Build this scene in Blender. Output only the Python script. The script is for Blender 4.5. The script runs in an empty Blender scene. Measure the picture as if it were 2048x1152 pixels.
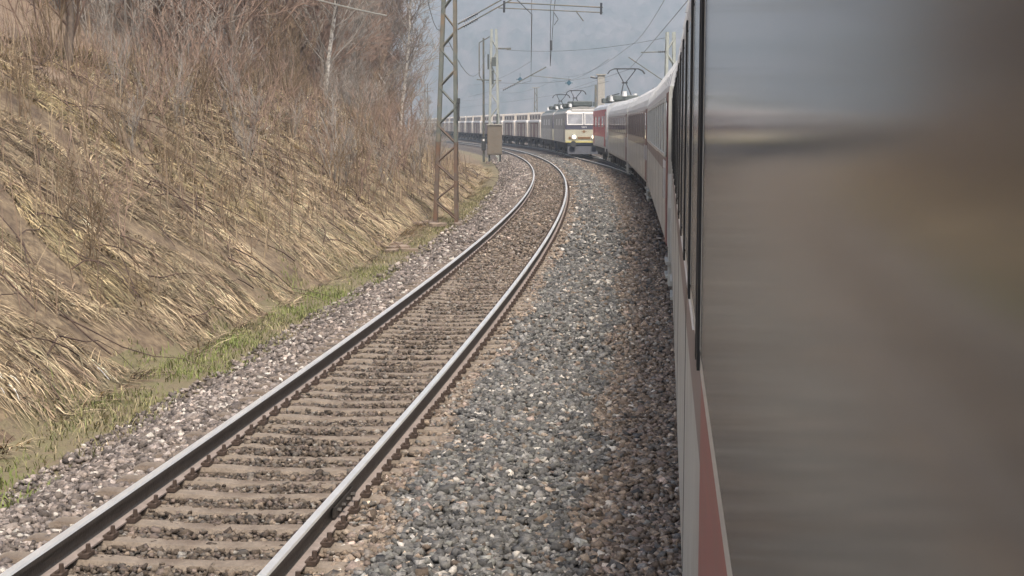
import bpy, math, random
import numpy as np
from mathutils import Vector, Matrix
random.seed(7); RNG = np.random.default_rng(7)
S = bpy.context.scene
COL = S.collection

# ------------------------------------------------------------ camera
cam_d = bpy.data.cameras.new('camera'); cam = bpy.data.objects.new('camera', cam_d); COL.objects.link(cam)
cam.location = (0, 0, 2.63)
cam.rotation_euler = (math.radians(90) - math.atan(329/2900), 0, 0)
cam_d.sensor_width = 36; cam_d.lens = 36*2900/2048
cam_d.clip_start = 0.01; cam_d.clip_end = 9000
S.camera = cam
# ------------------------------------------------------------ sky, sun, exposure
SUN_EL, SUN_AZ = math.radians(62), math.radians(160)      # azimuth measured from +Y towards +X
W = bpy.data.worlds.new('World'); S.world = W; W.use_nodes = True
nt = W.node_tree; nt.nodes.clear()
sky = nt.nodes.new('ShaderNodeTexSky'); sky.sky_type = 'NISHITA'; sky.sun_disc = False
sky.sun_elevation = SUN_EL; sky.sun_rotation = SUN_AZ; sky.dust_density = 6; sky.air_density = 1.0; sky.ozone_density = 1.0
bg = nt.nodes.new('ShaderNodeBackground'); bg.inputs[1].default_value = 0.15
ow = nt.nodes.new('ShaderNodeOutputWorld')
nt.links.new(sky.outputs[0], bg.inputs[0]); nt.links.new(bg.outputs[0], ow.inputs[0])
sl = bpy.data.lights.new('sun', 'SUN'); sl.energy = 2.4; sl.angle = math.radians(14); sl.color = (1, .93, .83)
so = bpy.data.objects.new('sun', sl); COL.objects.link(so)
sd = Vector((math.sin(SUN_AZ)*math.cos(SUN_EL), math.cos(SUN_AZ)*math.cos(SUN_EL), math.sin(SUN_EL)))
so.rotation_euler = sd.to_track_quat('Z', 'Y').to_euler(); so.location = (0, 0, 60)
S.view_settings.view_transform = 'Standard'; S.view_settings.look = 'None'; S.view_settings.gamma = 1
S.view_settings.exposure = 0.72

# ------------------------------------------------------------ helpers
class MB:
    """collects shapes and links them as ONE mesh object"""
    def __init__(s): s.v = []; s.f = []; s.m = []
    def add(s, vs, fs, mi=0):
        b = len(s.v); s.v.extend([tuple(v) for v in vs])
        for f in fs: s.f.append(tuple(i+b for i in f)); s.m.append(mi)
    def box(s, c, d, mi=0, rot=None, ch=0.0):
        x, y, z = d[0]/2, d[1]/2, d[2]/2
        if ch > 0:
            k = min(ch, x*.9, y*.9, z*.9); vs = []
            for sx in (-1, 1):
                for sy in (-1, 1):
                    for sz in (-1, 1):
                        vs += [(sx*x, sy*(y-k), sz*(z-k)), (sx*(x-k), sy*y, sz*(z-k)), (sx*(x-k), sy*(y-k), sz*z)]
            I = lambda a, b, c_, k_: ((a > 0)*4+(b > 0)*2+(c_ > 0))*3+k_
            fs = []
            for q in (-1, 1):
                fs.append((I(q,-1,-1,0), I(q,1,-1,0), I(q,1,1,0), I(q,-1,1,0)))
                fs.append((I(-1,q,-1,1), I(-1,q,1,1), I(1,q,1,1), I(1,q,-1,1)))
                fs.append((I(-1,-1,q,2), I(1,-1,q,2), I(1,1,q,2), I(-1,1,q,2)))
                for r in (-1, 1):
                    fs.append((I(q,r,-1,0), I(q,r,1,0), I(q,r,1,1), I(q,r,-1,1)))
                    fs.append((I(q,-1,r,0), I(q,1,r,0), I(q,1,r,2), I(q,-1,r,2)))
                    fs.append((I(-1,q,r,1), I(1,q,r,1), I(1,q,r,2), I(-1,q,r,2)))
                    for t in (-1, 1): fs.append((I(q,r,t,0), I(q,r,t,1), I(q,r,t,2)))
        else:
            vs = [(sx*x, sy*y, sz*z) for sx in (-1, 1) for sy in (-1, 1) for sz in (-1, 1)]
            fs = [(0,1,3,2), (4,6,7,5), (0,4,5,1), (2,3,7,6), (0,2,6,4), (1,5,7,3)]
        M = (rot.to_matrix() if rot is not None else Matrix.Identity(3)); c = Vector(c)
        s.add([M @ Vector(v) + c for v in vs], fs, mi); return s
    def tube(s, p0, p1, r0, r1=None, n=8, mi=0, cap=True):
        r1 = r0 if r1 is None else r1
        p0, p1 = Vector(p0), Vector(p1); d = p1-p0
        if d.length < 1e-6: return s
        q = d.to_track_quat('Z', 'Y').to_matrix(); vs = []
        for p, r in ((p0, r0), (p1, r1)):
            for i in range(n):
                a = 2*math.pi*i/n; vs.append(p + q @ Vector((r*math.cos(a), r*math.sin(a), 0)))
        fs = [(i, (i+1) % n, n+(i+1) % n, n+i) for i in range(n)]
        if cap: fs += [tuple(range(n-1, -1, -1)), tuple(range(n, 2*n))]
        s.add(vs, fs, mi); return s
    def path(s, pts, r, n=6, mi=0):
        for a, b in zip(pts[:-1], pts[1:]): s.tube(a, b, r, r, n, mi)
        return s
    def prism(s, poly, axis, a, b, mi=0, mis=None, caps=True):
        """poly of (u,w) extruded along axis ('x','y') from a to b"""
        n = len(poly)
        g = (lambda u, w, t: (t, u, w)) if axis == 'x' else (lambda u, w, t: (u, t, w))
        vs = [g(u, w, a) for u, w in poly] + [g(u, w, b) for u, w in poly]
        base = len(s.v); s.v.extend(vs)
        for i in range(n):
            s.f.append((base+i, base+(i+1) % n, base+n+(i+1) % n, base+n+i)); s.m.append(mis[i] if mis else mi)
        if caps:
            s.f.append(tuple(base+i for i in range(n-1, -1, -1))); s.m.append(mi)
            s.f.append(tuple(base+n+i for i in range(n))); s.m.append(mi)
        return s
    def build_each(s, name, mats, parent=None):
        """one object for every separate piece"""
        n = len(s.v); pr = list(range(n))
        def fd(i):
            while pr[i] != i: pr[i] = pr[pr[i]]; i = pr[i]
            return i
        for f in s.f:
            for i in f[1:]: pr[fd(i)] = fd(f[0])
        comps = {}
        for i in range(n): comps.setdefault(fd(i), []).append(i)
        L_ = [(c, [min(s.v[i][k] for i in c)-.01 for k in range(3)], [max(s.v[i][k] for i in c)+.01 for k in range(3)]) for c in comps.values()]
        g = list(range(len(L_)))
        def gf(i):
            while g[i] != i: i = g[i]
            return i
        for a in range(len(L_)):
            for b in range(a):
                if all(L_[a][1][k] <= L_[b][2][k] and L_[b][1][k] <= L_[a][2][k] for k in range(3)): g[gf(a)] = gf(b)
        out = []
        for r in sorted(set(gf(i) for i in range(len(L_)))):
            ids = sorted(i for q in range(len(L_)) if gf(q) == r for i in L_[q][0]); mp_ = {v: k for k, v in enumerate(ids)}
            m = MB(); m.v = [s.v[i] for i in ids]
            for f, mi_ in zip(s.f, s.m):
                if f[0] in mp_: m.f.append(tuple(mp_[i] for i in f)); m.m.append(mi_)
            out.append(m.build(name, mats, parent))
        return out
    def build(s, name, mats, parent=None, smooth=False):
        me = bpy.data.meshes.new(name); me.from_pydata(s.v, [], s.f)
        if not isinstance(mats, (list, tuple)): mats = [mats]
        for m in mats: me.materials.append(m)
        me.polygons.foreach_set('material_index', s.m)
        if smooth: me.polygons.foreach_set('use_smooth', [True]*len(s.f))
        me.update()
        o = bpy.data.objects.new(name, me); COL.objects.link(o)
        if parent: o.parent = parent
        return o

def np_mesh(name, V, Fq, mats, cols=None, parent=None, mi=None, smooth=False):
    """V (n,3) float, Fq (m,k) int - one mesh from arrays; cols (n,3) stored as the stone/blade tint"""
    me = bpy.data.meshes.new(name); n, (m, k) = len(V), Fq.shape
    me.vertices.add(n); me.vertices.foreach_set('co', V.astype(np.float32).ravel())
    me.loops.add(m*k); me.loops.foreach_set('vertex_index', Fq.astype(np.int32).ravel())
    me.polygons.add(m); me.polygons.foreach_set('loop_start', np.arange(0, m*k, k, dtype=np.int32))
    me.polygons.foreach_set('loop_total', np.full(m, k, dtype=np.int32))
    if not isinstance(mats, (list, tuple)): mats = [mats]
    for q in mats: me.materials.append(q)
    if mi is not None: me.polygons.foreach_set('material_index', mi.astype(np.int32))
    if smooth: me.polygons.foreach_set('use_smooth', np.ones(m, dtype=bool))
    me.update(calc_edges=True)
    if cols is not None:
        a = me.color_attributes.new('tint', 'FLOAT_COLOR', 'POINT')
        c = np.ones((n, 4), dtype=np.float32); c[:, :3] = cols; a.data.foreach_set('color', c.ravel())
    o = bpy.data.objects.new(name, me); COL.objects.link(o)
    if parent: o.parent = parent
    return o

def tag(o, label=None, cat=None, group=None, kind=None):
    if label: o['label'] = label
    if cat: o['category'] = cat
    if group: o['group'] = group
    if kind: o['kind'] = kind
    return o
def empty(name, loc=(0, 0, 0), rz=0):
    o = bpy.data.objects.new(name, None); COL.objects.link(o); o.location = loc; o.rotation_euler = (0, 0, rz)
    o.empty_display_size = .2; return o
def copy_tree(o, parent=None):
    c = o.copy(); COL.objects.link(c); c.parent = parent
    for ch in [q for q in KIDS(o)]: copy_tree(ch, c)
    return c
def KIDS(o): return [q for q in list(bpy.data.objects) if q.parent == o]

def mat(name, col, rough=.8, metal=0, var=.25, scale=6, bump=0, bscale=60, spec=.4, col2=None, stretch=None, dirt=None, coat=0):
    m = bpy.data.materials.new(name); m.use_nodes = True; t = m.node_tree; N = t.nodes; L = t.links
    b = N['Principled BSDF']; b.inputs['Roughness'].default_value = rough; b.inputs['Metallic'].default_value = metal
    b.inputs['Specular IOR Level'].default_value = spec
    if coat: b.inputs['Coat Weight'].default_value = coat; b.inputs['Coat Roughness'].default_value = .08
    tc = N.new('ShaderNodeTexCoord'); mp = N.new('ShaderNodeMapping'); L.new(tc.outputs['Object'], mp.inputs[0])
    if stretch: mp.inputs['Scale'].default_value = stretch
    nz = N.new('ShaderNodeTexNoise'); nz.inputs['Scale'].default_value = scale; nz.inputs['Detail'].default_value = 6; nz.inputs['Roughness'].default_value = .65
    L.new(mp.outputs[0], nz.inputs['Vector'])
    cr = N.new('ShaderNodeValToRGB'); L.new(nz.outputs[0], cr.inputs[0])
    c2 = col2 if col2 else tuple(c*(1-var) for c in col)
    c1 = col if col2 else tuple(min(1, c*(1+var)) for c in col)
    cr.color_ramp.elements[0].position = .32; cr.color_ramp.elements[1].position = .68
    cr.color_ramp.elements[0].color = (*c2, 1); cr.color_ramp.elements[1].color = (*c1, 1)
    out = cr.outputs[0]
    if dirt:                                                   # dirt = (colour, amount, scale)
        n2 = N.new('ShaderNodeTexNoise'); n2.inputs['Scale'].default_value = dirt[2]; n2.inputs['Detail'].default_value = 8
        L.new(mp.outputs[0], n2.inputs['Vector'])
        r2 = N.new('ShaderNodeValToRGB'); L.new(n2.outputs[0], r2.inputs[0])
        r2.color_ramp.elements[0].position = .45; r2.color_ramp.elements[1].position = .7
        r2.color_ramp.elements[0].color = (0, 0, 0, 1); r2.color_ramp.elements[1].color = (dirt[1],)*3+(1,)
        mx = N.new('ShaderNodeMixRGB'); L.new(r2.outputs[0], mx.inputs[0]); L.new(out, mx.inputs[1]); mx.inputs[2].default_value = (*dirt[0], 1)
        out = mx.outputs[0]
    L.new(out, b.inputs['Base Color'])
    if bump:
        n3 = N.new('ShaderNodeTexNoise'); n3.inputs['Scale'].default_value = bscale; n3.inputs['Detail'].default_value = 5
        L.new(mp.outputs[0], n3.inputs['Vector'])
        bp = N.new('ShaderNodeBump'); bp.inputs['Strength'].default_value = bump; bp.inputs['Distance'].default_value = .03
        L.new(n3.outputs[0], bp.inputs['Height']); L.new(bp.outputs[0], b.inputs['Normal'])
    return m
def tint_mat(name, rough=.9, spec=.3, var=.35, scale=40, trans=0):
    """colour comes from each stone's / blade's own tint, broken up by fine noise"""
    m = bpy.data.materials.new(name); m.use_nodes = True; t = m.node_tree; N = t.nodes; L = t.links
    b = N['Principled BSDF']; b.inputs['Roughness'].default_value = rough; b.inputs['Specular IOR Level'].default_value = spec
    a = N.new('ShaderNodeAttribute'); a.attribute_name = 'tint'
    tc = N.new('ShaderNodeTexCoord'); nz = N.new('ShaderNodeTexNoise'); nz.inputs['Scale'].default_value = scale; nz.inputs['Detail'].default_value = 4
    L.new(tc.outputs['Object'], nz.inputs['Vector'])
    mr = N.new('ShaderNodeMapRange'); mr.inputs['From Min'].default_value = .3; mr.inputs['From Max'].default_value = .7
    mr.inputs['To Min'].default_value = 1-var; mr.inputs['To Max'].default_value = 1+var; L.new(nz.outputs[0], mr.inputs[0])
    vm = N.new('ShaderNodeVectorMath'); vm.operation = 'SCALE'; L.new(a.outputs['Color'], vm.inputs[0]); L.new(mr.outputs[0], vm.inputs['Scale'])
    L.new(vm.outputs[0], b.inputs['Base Color'])
    return m
def emit_mat(name, col, st):
    m = bpy.data.materials.new(name); m.use_nodes = True; b = m.node_tree.nodes['Principled BSDF']
    b.inputs['Base Color'].default_value = (*col, 1); b.inputs['Emission Color'].default_value = (*col, 1); b.inputs['Emission Strength'].default_value = st
    return m
def glass_mat(name, col, rough=.05):
    m = mat(name, col, rough=rough, var=.3, scale=1.5, spec=.7)
    m.node_tree.nodes['Principled BSDF'].inputs['IOR'].default_value = 1.6
    return m

def snoise(x, y, f, seed, n=5):
    r = np.random.default_rng(seed); v = 0
    for i in range(n):
        a = r.uniform(0, 2*np.pi); k = f*r.uniform(.5, 1.9); p = r.uniform(0, 6.28)
        v = v + np.sin((x*np.cos(a)+y*np.sin(a))*k + p + 1.3*np.sin((x*np.sin(a)-y*np.cos(a))*k*.7+p))
    return v/n

# ------------------------------------------------------------ track alignments (plan view, metres)
def xc2(y):                                                     # centre of the free left-hand track
    y = np.asarray(y, float); yc = np.clip(y, -60, 215)
    return -3.16 + .119*yc - .00069*yc**2 + (y-yc)*np.where(y > 215, -.178, .2)
def xc1(y):                                                     # our own track
    y = np.asarray(y, float); yc = np.clip(y, -60, 200)
    return 1.49 + .115*yc - .00054*yc**2 + (y-yc)*np.where(y > 200, -.10, .18)
_my = [72, 90, 116, 133, 151, 180, 231, 300, 400, 500, 620]
_mx = [7.0, 6.8, 5.68, 5.2, 4.35, 1.3, -5.2, -12.9, -23.2, -33.5, -46]
def _cat(y):
    y = float(y)
    for i in range(len(_my)-1):
        if y <= _my[i+1] or i == len(_my)-2: break
    h = _my[i+1]-_my[i]; t = (y-_my[i])/h
    def sl(j):
        if j == 0: return (_mx[1]-_mx[0])/(_my[1]-_my[0])
        if j == len(_my)-1: return (_mx[-1]-_mx[-2])/(_my[-1]-_my[-2])
        return (_mx[j+1]-_mx[j-1])/(_my[j+1]-_my[j-1])
    a, b = sl(i)*h, sl(i+1)*h
    return (2*t**3-3*t**2+1)*_mx[i]+(t**3-2*t**2+t)*a+(-2*t**3+3*t**2)*_mx[i+1]+(t**3-t**2)*b
xcm = np.vectorize(_cat)

def picture_place(x, y, z):
    th_ = math.atan(329/2900); e = z-2.63; px = 1024+2900*x/(y*math.cos(th_)-e*math.sin(th_))
    for lim_, t_ in ((150, 'at far left'), (330, 'well left'), (480, 'mid left'), (640, 'left of the birch'), (700, 'near the birch'), (760, 'right of the birch'), (820, 'at the wood end')):
        if px < lim_: return t_
    return 'beside the lattice mast'
_seen = {}
def unique_label(base, x, y, z):
    k_ = base+' '+picture_place(x, y, z); _seen.setdefault(k_, []).append(y); return k_
ORD = ['first', 'second', 'third', 'fourth', 'fifth', 'sixth', 'seventh', 'eighth', 'ninth', 'tenth', 'eleventh', 'twelfth', 'thirteenth', 'fourteenth', 'fifteenth', 'sixteenth', 'seventeenth', 'eighteenth', 'nineteenth', 'twentieth', 'twenty-first', 'twenty-second', 'twenty-third', 'twenty-fourth', 'twenty-fifth', 'twenty-sixth', 'twenty-seventh', 'twenty-eighth', 'twenty-ninth', 'thirtieth']
NTH = ['nearest']+[q+' nearest' for q in ORD[1:]]+['thirty-%s nearest' % q for q in ORD[:9]]
def finish_labels(objs):
    by = {}
    for o_ in objs: by.setdefault(o_['label'], []).append(o_)
    for lab, L_ in by.items():
        L_.sort(key=lambda q: q.location.y)
        if len(L_) > 1:
            for i, o_ in enumerate(L_): o_['label'] = lab+', '+NTH[min(i, 38)]+' there'
# ------------------------------------------------------------ terrain height
def sstep(a, b, x): t = np.clip((x-a)/(b-a), 0, 1); return t*t*(3-2*t)
def crest(y): return np.interp(y, [0, 20, 45, 60, 80, 100, 125, 160], [4.9, 4.6, 4.4, 4.3, 2.9, 1.3, .4, 0])
def terrain(x, y):
    x = np.asarray(x, float); y = np.asarray(y, float)
    o = x - xc2(y); h = np.full(np.broadcast(x, y).shape, -.235)
    h = h + .02*snoise(x, y, 2.5, 3)
    h = h - .40*sstep(-1.55, -2.5, o)                           # ballast shoulder on the left
    rise = crest(y); foot = -3.7 + .35*snoise(x*.2, y, .35, 5)
    tt = np.clip((foot-o)/6.1, 0, 1); up = rise*(tt**.9)
    h = np.where(o < foot, h + up + .15*snoise(x, y, 1.1, 11) + .09*snoise(x*.6+.5*np.sin(y*1.1), y+.6*np.sin(x*1.3), 2.6, 12, 9)*np.clip((foot-o)*1.2, 0, 1)*np.clip(rise/2, 0, 1), h)
    fall = np.interp(y, [0, 45, 80, 125, 190], [.4, .5, .8, .85, 0.])
    h = np.where(o < -10.5, h + fall*np.clip((-10.5-o), 0, 26)*.85, h)
    h = h - 1.1*sstep(2.3, 4.6, x-xc1(y))*(y < 260)
    return h

# ------------------------------------------------------------ materials
M = {}
M['ballast_base'] = mat('ballast_base', (.15, .12, .095), var=.5, scale=22, bump=.9, bscale=30, col2=(.05, .042, .035))
M['ballast_grey'] = mat('ballast_grey', (.14, .135, .125), var=.5, scale=22, bump=.9, bscale=30, col2=(.05, .05, .048))
M['green'] = mat('grass_soil', (.16, .145, .07), scale=3, col2=(.17, .13, .085), bump=.6, bscale=25)
M['dry'] = mat('dry_slope', (.30, .23, .14), scale=7, col2=(.10, .07, .045), bump=1, bscale=14, dirt=((.09, .06, .04), .8, 1.6))
M['litter'] = mat('leaf_litter', (.27, .20, .14), scale=.7, col2=(.17, .125, .09), bump=.7, bscale=8)
M['field'] = mat('field', (.17, .16, .08), scale=.05, col2=(.22, .18, .10))
M['stone'] = tint_mat('ballast_stone', .85, .35, .3, 55)
M['blade'] = tint_mat('dry_blade', .8, .25, .25, 8)
M['steel_top'] = mat('rail_running_surface', (.92, .88, .80), rough=.40, metal=.75, var=.08, scale=3)
M['rail_side'] = mat('rail_side', (.085, .078, .070), rough=.5, metal=.3, var=.25, scale=8, bump=.2, col2=(.055, .047, .04))
M['rail_foot'] = mat('rail_foot', (.27, .225, .20), rough=.8, var=.2, scale=10)
M['clip'] = mat('fastening', (.075, .052, .04), rough=.8, var=.3, scale=30)
M['sleeper'] = mat('sleeper_concrete', (.225, .185, .145), rough=.95, scale=9, var=.2, bump=.5, bscale=50, dirt=((.12, .09, .068), .85, 4))
M['mast'] = mat('mast_paint', (.135, .148, .13), rough=.6, var=.15, scale=5, dirt=((.22, .15, .09), .7, 2.5))
M['mast_low'] = mat('mast_rusty', (.13, .10, .078), rough=.75, var=.2, scale=5, dirt=((.17, .09, .05), .8, 4))
M['foot'] = mat('mast_foot', (.20, .16, .13), rough=.95, scale=6, bump=.3)
M['mast_pale'] = mat('mast_pale', (.36, .38, .345), rough=.6, var=.12, scale=5)
M['concrete'] = mat('concrete', (.38, .36, .32), rough=.9, var=.15, scale=6, bump=.3)
M['dark_steel'] = mat('dark_steel', (.055, .058, .06), rough=.6, var=.3, scale=10)
M['cable'] = mat('cable', (.09, .095, .10), rough=.5, metal=.3, var=.1)
M['pale_cable'] = mat('pale_cable', (.46, .44, .38), rough=.7, var=.1)
M['insul'] = mat('insulator', (.05, .055, .065), rough=.3, var=.2)
M['white_insul'] = mat('white_insulator', (.8, .8, .78), rough=.3, var=.05)
M['coach_grey'] = mat('coach_grey', (.47, .475, .44), rough=.42, var=.05, scale=1.3, dirt=((.24, .215, .185), .55, 2.2), coat=.15)
M['loco_red'] = mat('loco_red', (.58, .03, .045), rough=.4, var=.1, scale=2, dirt=((.25, .08, .08), .4, 3))
M['coach_band'] = mat('coach_band', (.20, .15, .145), rough=.4, var=.12, scale=1.5, dirt=((.20, .165, .15), .5, 3), coat=.2)
M['coach_red'] = mat('coach_red', (.30, .07, .07), rough=.4, var=.10, scale=2, stretch=(1, 1, 9), dirt=((.24, .10, .09), .5, 3), coat=.2)
M['coach_white'] = mat('coach_white', (.60, .585, .56), rough=.42, var=.05, scale=1.5, dirt=((.42, .38, .35), .4, 3))
M['coach_roof'] = mat('coach_roof', (.55, .56, .57), rough=.45, var=.07, scale=1.4, dirt=((.36, .36, .36), .5, 3))
M['alu'] = mat('window_frame', (.58, .58, .56), rough=.35, metal=.6, var=.06)
M['rubber'] = mat('rubber', (.02, .02, .02), rough=.7, var=.2)
M['glass'] = glass_mat('window_glass', (.035, .037, .038))
M['glass_b'] = glass_mat('window_glass_pale', (.11, .12, .11), .2); M['glass_own'] = glass_mat('window_glass_near', (.05, .052, .05), .13)
M['maroon'] = mat('door_maroon', (.15, .045, .045), rough=.4, var=.1, scale=2)
M['under'] = mat('underframe', (.045, .043, .042), rough=.8, var=.4, scale=6, dirt=((.12, .09, .07), .5, 5))
M['wheel'] = mat('wheel', (.16, .14, .12), rough=.5, metal=.5, var=.3)
M['cream'] = mat('loco_cream', (.55, .525, .41), rough=.4, var=.05, scale=2, coat=.2)
M['lgrey'] = mat('loco_grey', (.34, .335, .315), rough=.5, var=.08, scale=2, dirt=((.14, .13, .12), .5, 3))
M['lpale'] = mat('loco_lower_side', (.44, .43, .39), rough=.45, var=.06, scale=2, dirt=((.25, .23, .2), .5, 3))
M['ldark'] = mat('loco_dark', (.045, .043, .065), rough=.4, var=.1, scale=2)
M['lroof'] = mat('loco_roof', (.10, .115, .11), rough=.6, var=.25, scale=4)
M['lblue'] = mat('loco_plough', (.022, .026, .04), rough=.6, var=.3, scale=5)
M['yellow'] = mat('loco_yellow', (.65, .58, .20), rough=.45, var=.08)
M['brown'] = mat('grille_brown', (.25, .14, .06), rough=.7, var=.2, scale=20)
M['screen'] = glass_mat('windscreen', (.22, .225, .24), .1)
M['wag_pink'] = mat('wagon_panel', (.27, .195, .17), rough=.75, var=.12, scale=1.5, dirt=((.20, .12, .10), .6, 2.5))
M['wag_pale'] = mat('wagon_pale', (.55, .50, .43), rough=.65, var=.07, scale=1.5, dirt=((.40, .34, .30), .5, 2.5))
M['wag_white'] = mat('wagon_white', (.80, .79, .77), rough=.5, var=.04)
M['wag_dark'] = mat('wagon_dark', (.12, .10, .10), rough=.8, var=.2)
M['bark'] = mat('bark', (.24, .185, .14), rough=.9, var=.35, scale=5)
M['twig'] = mat('twigs', (.27, .19, .145), rough=.9, var=.25, scale=2)
M['twig_g'] = mat('twigs_grey', (.29, .26, .225), rough=.9, var=.2, scale=2)
M['birch'] = mat('birch_bark', (.62, .58, .52), rough=.8, var=.15, scale=4, dirt=((.06, .05, .045), .9, 7))
M['stem'] = mat('dead_stem', (.20, .145, .09), rough=.9, var=.3, scale=8)
M['bramble'] = mat('bramble', (.085, .055, .042), rough=.85, var=.35, scale=4)
M['forest'] = mat('far_forest', (.20, .185, .185), rough=1, scale=.06, col2=(.055, .08, .075), bump=.0, stretch=(1.6, .5, .9))
M['lamp'] = emit_mat('headlight', (1, .86, .58), 2.6)
M['cab'] = mat('cabinet_grey', (.20, .175, .14), rough=.7, var=.2, scale=3, dirt=((.12, .08, .05), .6, 3))

# ------------------------------------------------------------ ground sheet, far hill, haze
ys = np.concatenate([np.arange(-20, 6, 2.), np.arange(6, 60, .4), np.arange(60, 120, 1.), np.arange(120, 300, 3.), np.geomspace(300, 3000, 30)])
os_ = np.concatenate([-np.geomspace(2500, 60, 14), np.arange(-55, -16, 2.5), np.arange(-15, -4, .35), np.arange(-4, 8, .2), np.arange(8, 16, 1.), np.geomspace(18, 2500, 16)])
YY, OO = np.meshgrid(ys, os_, indexing='ij'); XX = xc2(YY)+OO; ZZ = terrain(XX, YY)
nr, nc = YY.shape; idx = np.arange(nr*nc).reshape(nr, nc)
Fq = np.stack([idx[:-1, :-1], idx[:-1, 1:], idx[1:, 1:], idx[1:, :-1]], -1).reshape(-1, 4)
fo = (OO[:-1, :-1]+OO[1:, 1:]).ravel()/2; fy = (YY[:-1, :-1]+YY[1:, 1:]).ravel()/2; fx = (XX[:-1, :-1]+XX[1:, 1:]).ravel()/2
mi = np.full(len(fo), 0)
jn = .35*snoise(fx, fy, 1.2, 21)
mi[(fo > 1.15) & (fo < 2.5)] = 5
mi[fo < -2.45+jn*.4] = 1
mi[fo < -3.75+jn] = 2
mi[(fo < -9.5+jn*2)] = 3
mi[(fx > xc1(fy)+3.2)] = 4
mi[fy > 330] = 4
np_mesh('ground', np.stack([XX.ravel(), YY.ravel(), ZZ.ravel()], 1), Fq, [M['ballast_base'], M['green'], M['dry'], M['litter'], M['field'], M['ballast_grey']], mi=mi)['kind'] = 'structure'

hx = np.arange(-760, 760, 5.); hs = np.arange(0, 1, .008)
HX, HS = np.meshgrid(hx, hs, indexing='xy')
HYv = 1050+HS*520+40*snoise(HX, HX*0, .006, 31)
HZ = -6+HS**.85*190*(1+.10*snoise(HX, HS*300, .008, 33)) + 9*snoise(HX, HYv, .03, 34)+RNG.uniform(0, 9, HX.shape)*np.clip(HS*20, 0, 1)
idx = np.arange(HX.size).reshape(HX.shape)
Fh = np.stack([idx[:-1, :-1], idx[:-1, 1:], idx[1:, 1:], idx[1:, :-1]], -1).reshape(-1, 4)
np_mesh('hill', np.stack([HX.ravel()+RNG.uniform(-2, 2, HX.size), HYv.ravel(), HZ.ravel()], 1), Fh, M['forest'])['kind'] = 'structure'

hz = MB().box((0, 800, 116), (2600, 2400, 240)).build('haze', [])
hm = bpy.data.materials.new('haze'); hm.use_nodes = True; t = hm.node_tree
t.nodes.remove(t.nodes['Principled BSDF']); pv = t.nodes.new('ShaderNodeVolumePrincipled')
pv.inputs['Color'].default_value = (.66, .77, .88, 1); pv.inputs['Density'].default_value = .0009; pv.inputs['Anisotropy'].default_value = .1
t.links.new(pv.outputs[0], t.nodes['Material Output'].inputs['Volume']); hz.data.materials.append(hm)
tag(hz, 'thin pale haze over the valley', 'haze', kind='stuff')

# ------------------------------------------------------------ ballast stones
def stone_protos(n, sub):
    out = []
    if sub:
        V = np.array([(a, b, c) for a in (-1, 1) for b in (-1, 1) for c in (-1, 1)])*.66
        Fc = np.array([(0,1,3),(0,3,2),(4,6,7),(4,7,5),(0,4,5),(0,5,1),(2,3,7),(2,7,6),(0,2,6),(0,6,4),(1,5,7),(1,7,3)])
    else:
        V = np.array([(1,0,0),(-1,0,0),(0,1,0),(0,-1,0),(0,0,1),(0,0,-1)], float)
        Fc = np.array([(0,2,4),(2,1,4),(1,3,4),(3,0,4),(2,0,5),(1,2,5),(3,1,5),(0,3,5)])
    for i in range(n):
        W_ = V*(1+RNG.uniform(-.42, .42, V.shape))
        # cut flat facets so that the stones read as crushed rock
        for k in range(3):
            d = RNG.normal(size=3); d /= np.linalg.norm(d); e = W_@d; c = .75
            W_ = W_ - np.outer(np.clip(e-c, 0, None), d)
        out.append(W_*RNG.uniform(.62, 1.4, 3))
    return out, Fc
def stones(name, X, Y, Z, size, cols, sub=True, label=''):
    P, Fc = stone_protos(40, sub); P = np.array(P); n = len(X)
    pid = RNG.integers(0, len(P), n); B = P[pid]                # n,k,3
    q = RNG.normal(size=(n, 4)); q /= np.linalg.norm(q, axis=1)[:, None]
    w, x, y, z = q.T
    R = np.stack([1-2*(y*y+z*z), 2*(x*y-z*w), 2*(x*z+y*w), 2*(x*y+z*w), 1-2*(x*x+z*z), 2*(y*z-x*w), 2*(x*z-y*w), 2*(y*z+x*w), 1-2*(x*x+y*y)], 1).reshape(n, 3, 3)
    V = np.einsum('nij,nkj->nki', R, B)*size[:, None, None]
    V[:, :, 2] *= .8
    V += np.stack([X, Y, Z], 1)[:, None, :]
    k = B.shape[1]; F_ = (Fc[None]+(np.arange(n)*k)[:, None, None]).reshape(-1, 3)
    o = np_mesh(name, V.reshape(-1, 3), F_, M['stone'], np.repeat(cols, k, axis=0))
    return tag(o, label, 'gravel', kind='stuff')
def pick(n, base, var=.3, white=.02):
    b = np.array(base)[RNG.integers(0, len(base), n)]
    c = b*(RNG.lognormal(0, var, (n, 1)))
    wsel = RNG.random(n) < white
    c[wsel] = np.array([.52, .48, .42])*RNG.uniform(.7, 1.1, (wsel.sum(), 1))
    return np.clip(c, .01, .8)
GREY = [tuple(.86*q for q in c) for c in [(.165, .158, .145), (.13, .125, .117), (.21, .20, .185), (.095, .092, .088), (.175, .172, .155)]]
BROWN = [(.22, .172, .13), (.17, .13, .096), (.265, .215, .165), (.12, .092, .07), (.23, .18, .15), (.19, .165, .14)]
LEFTC = [(.20, .165, .14), (.155, .13, .115), (.25, .215, .19), (.12, .10, .085)]
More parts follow.
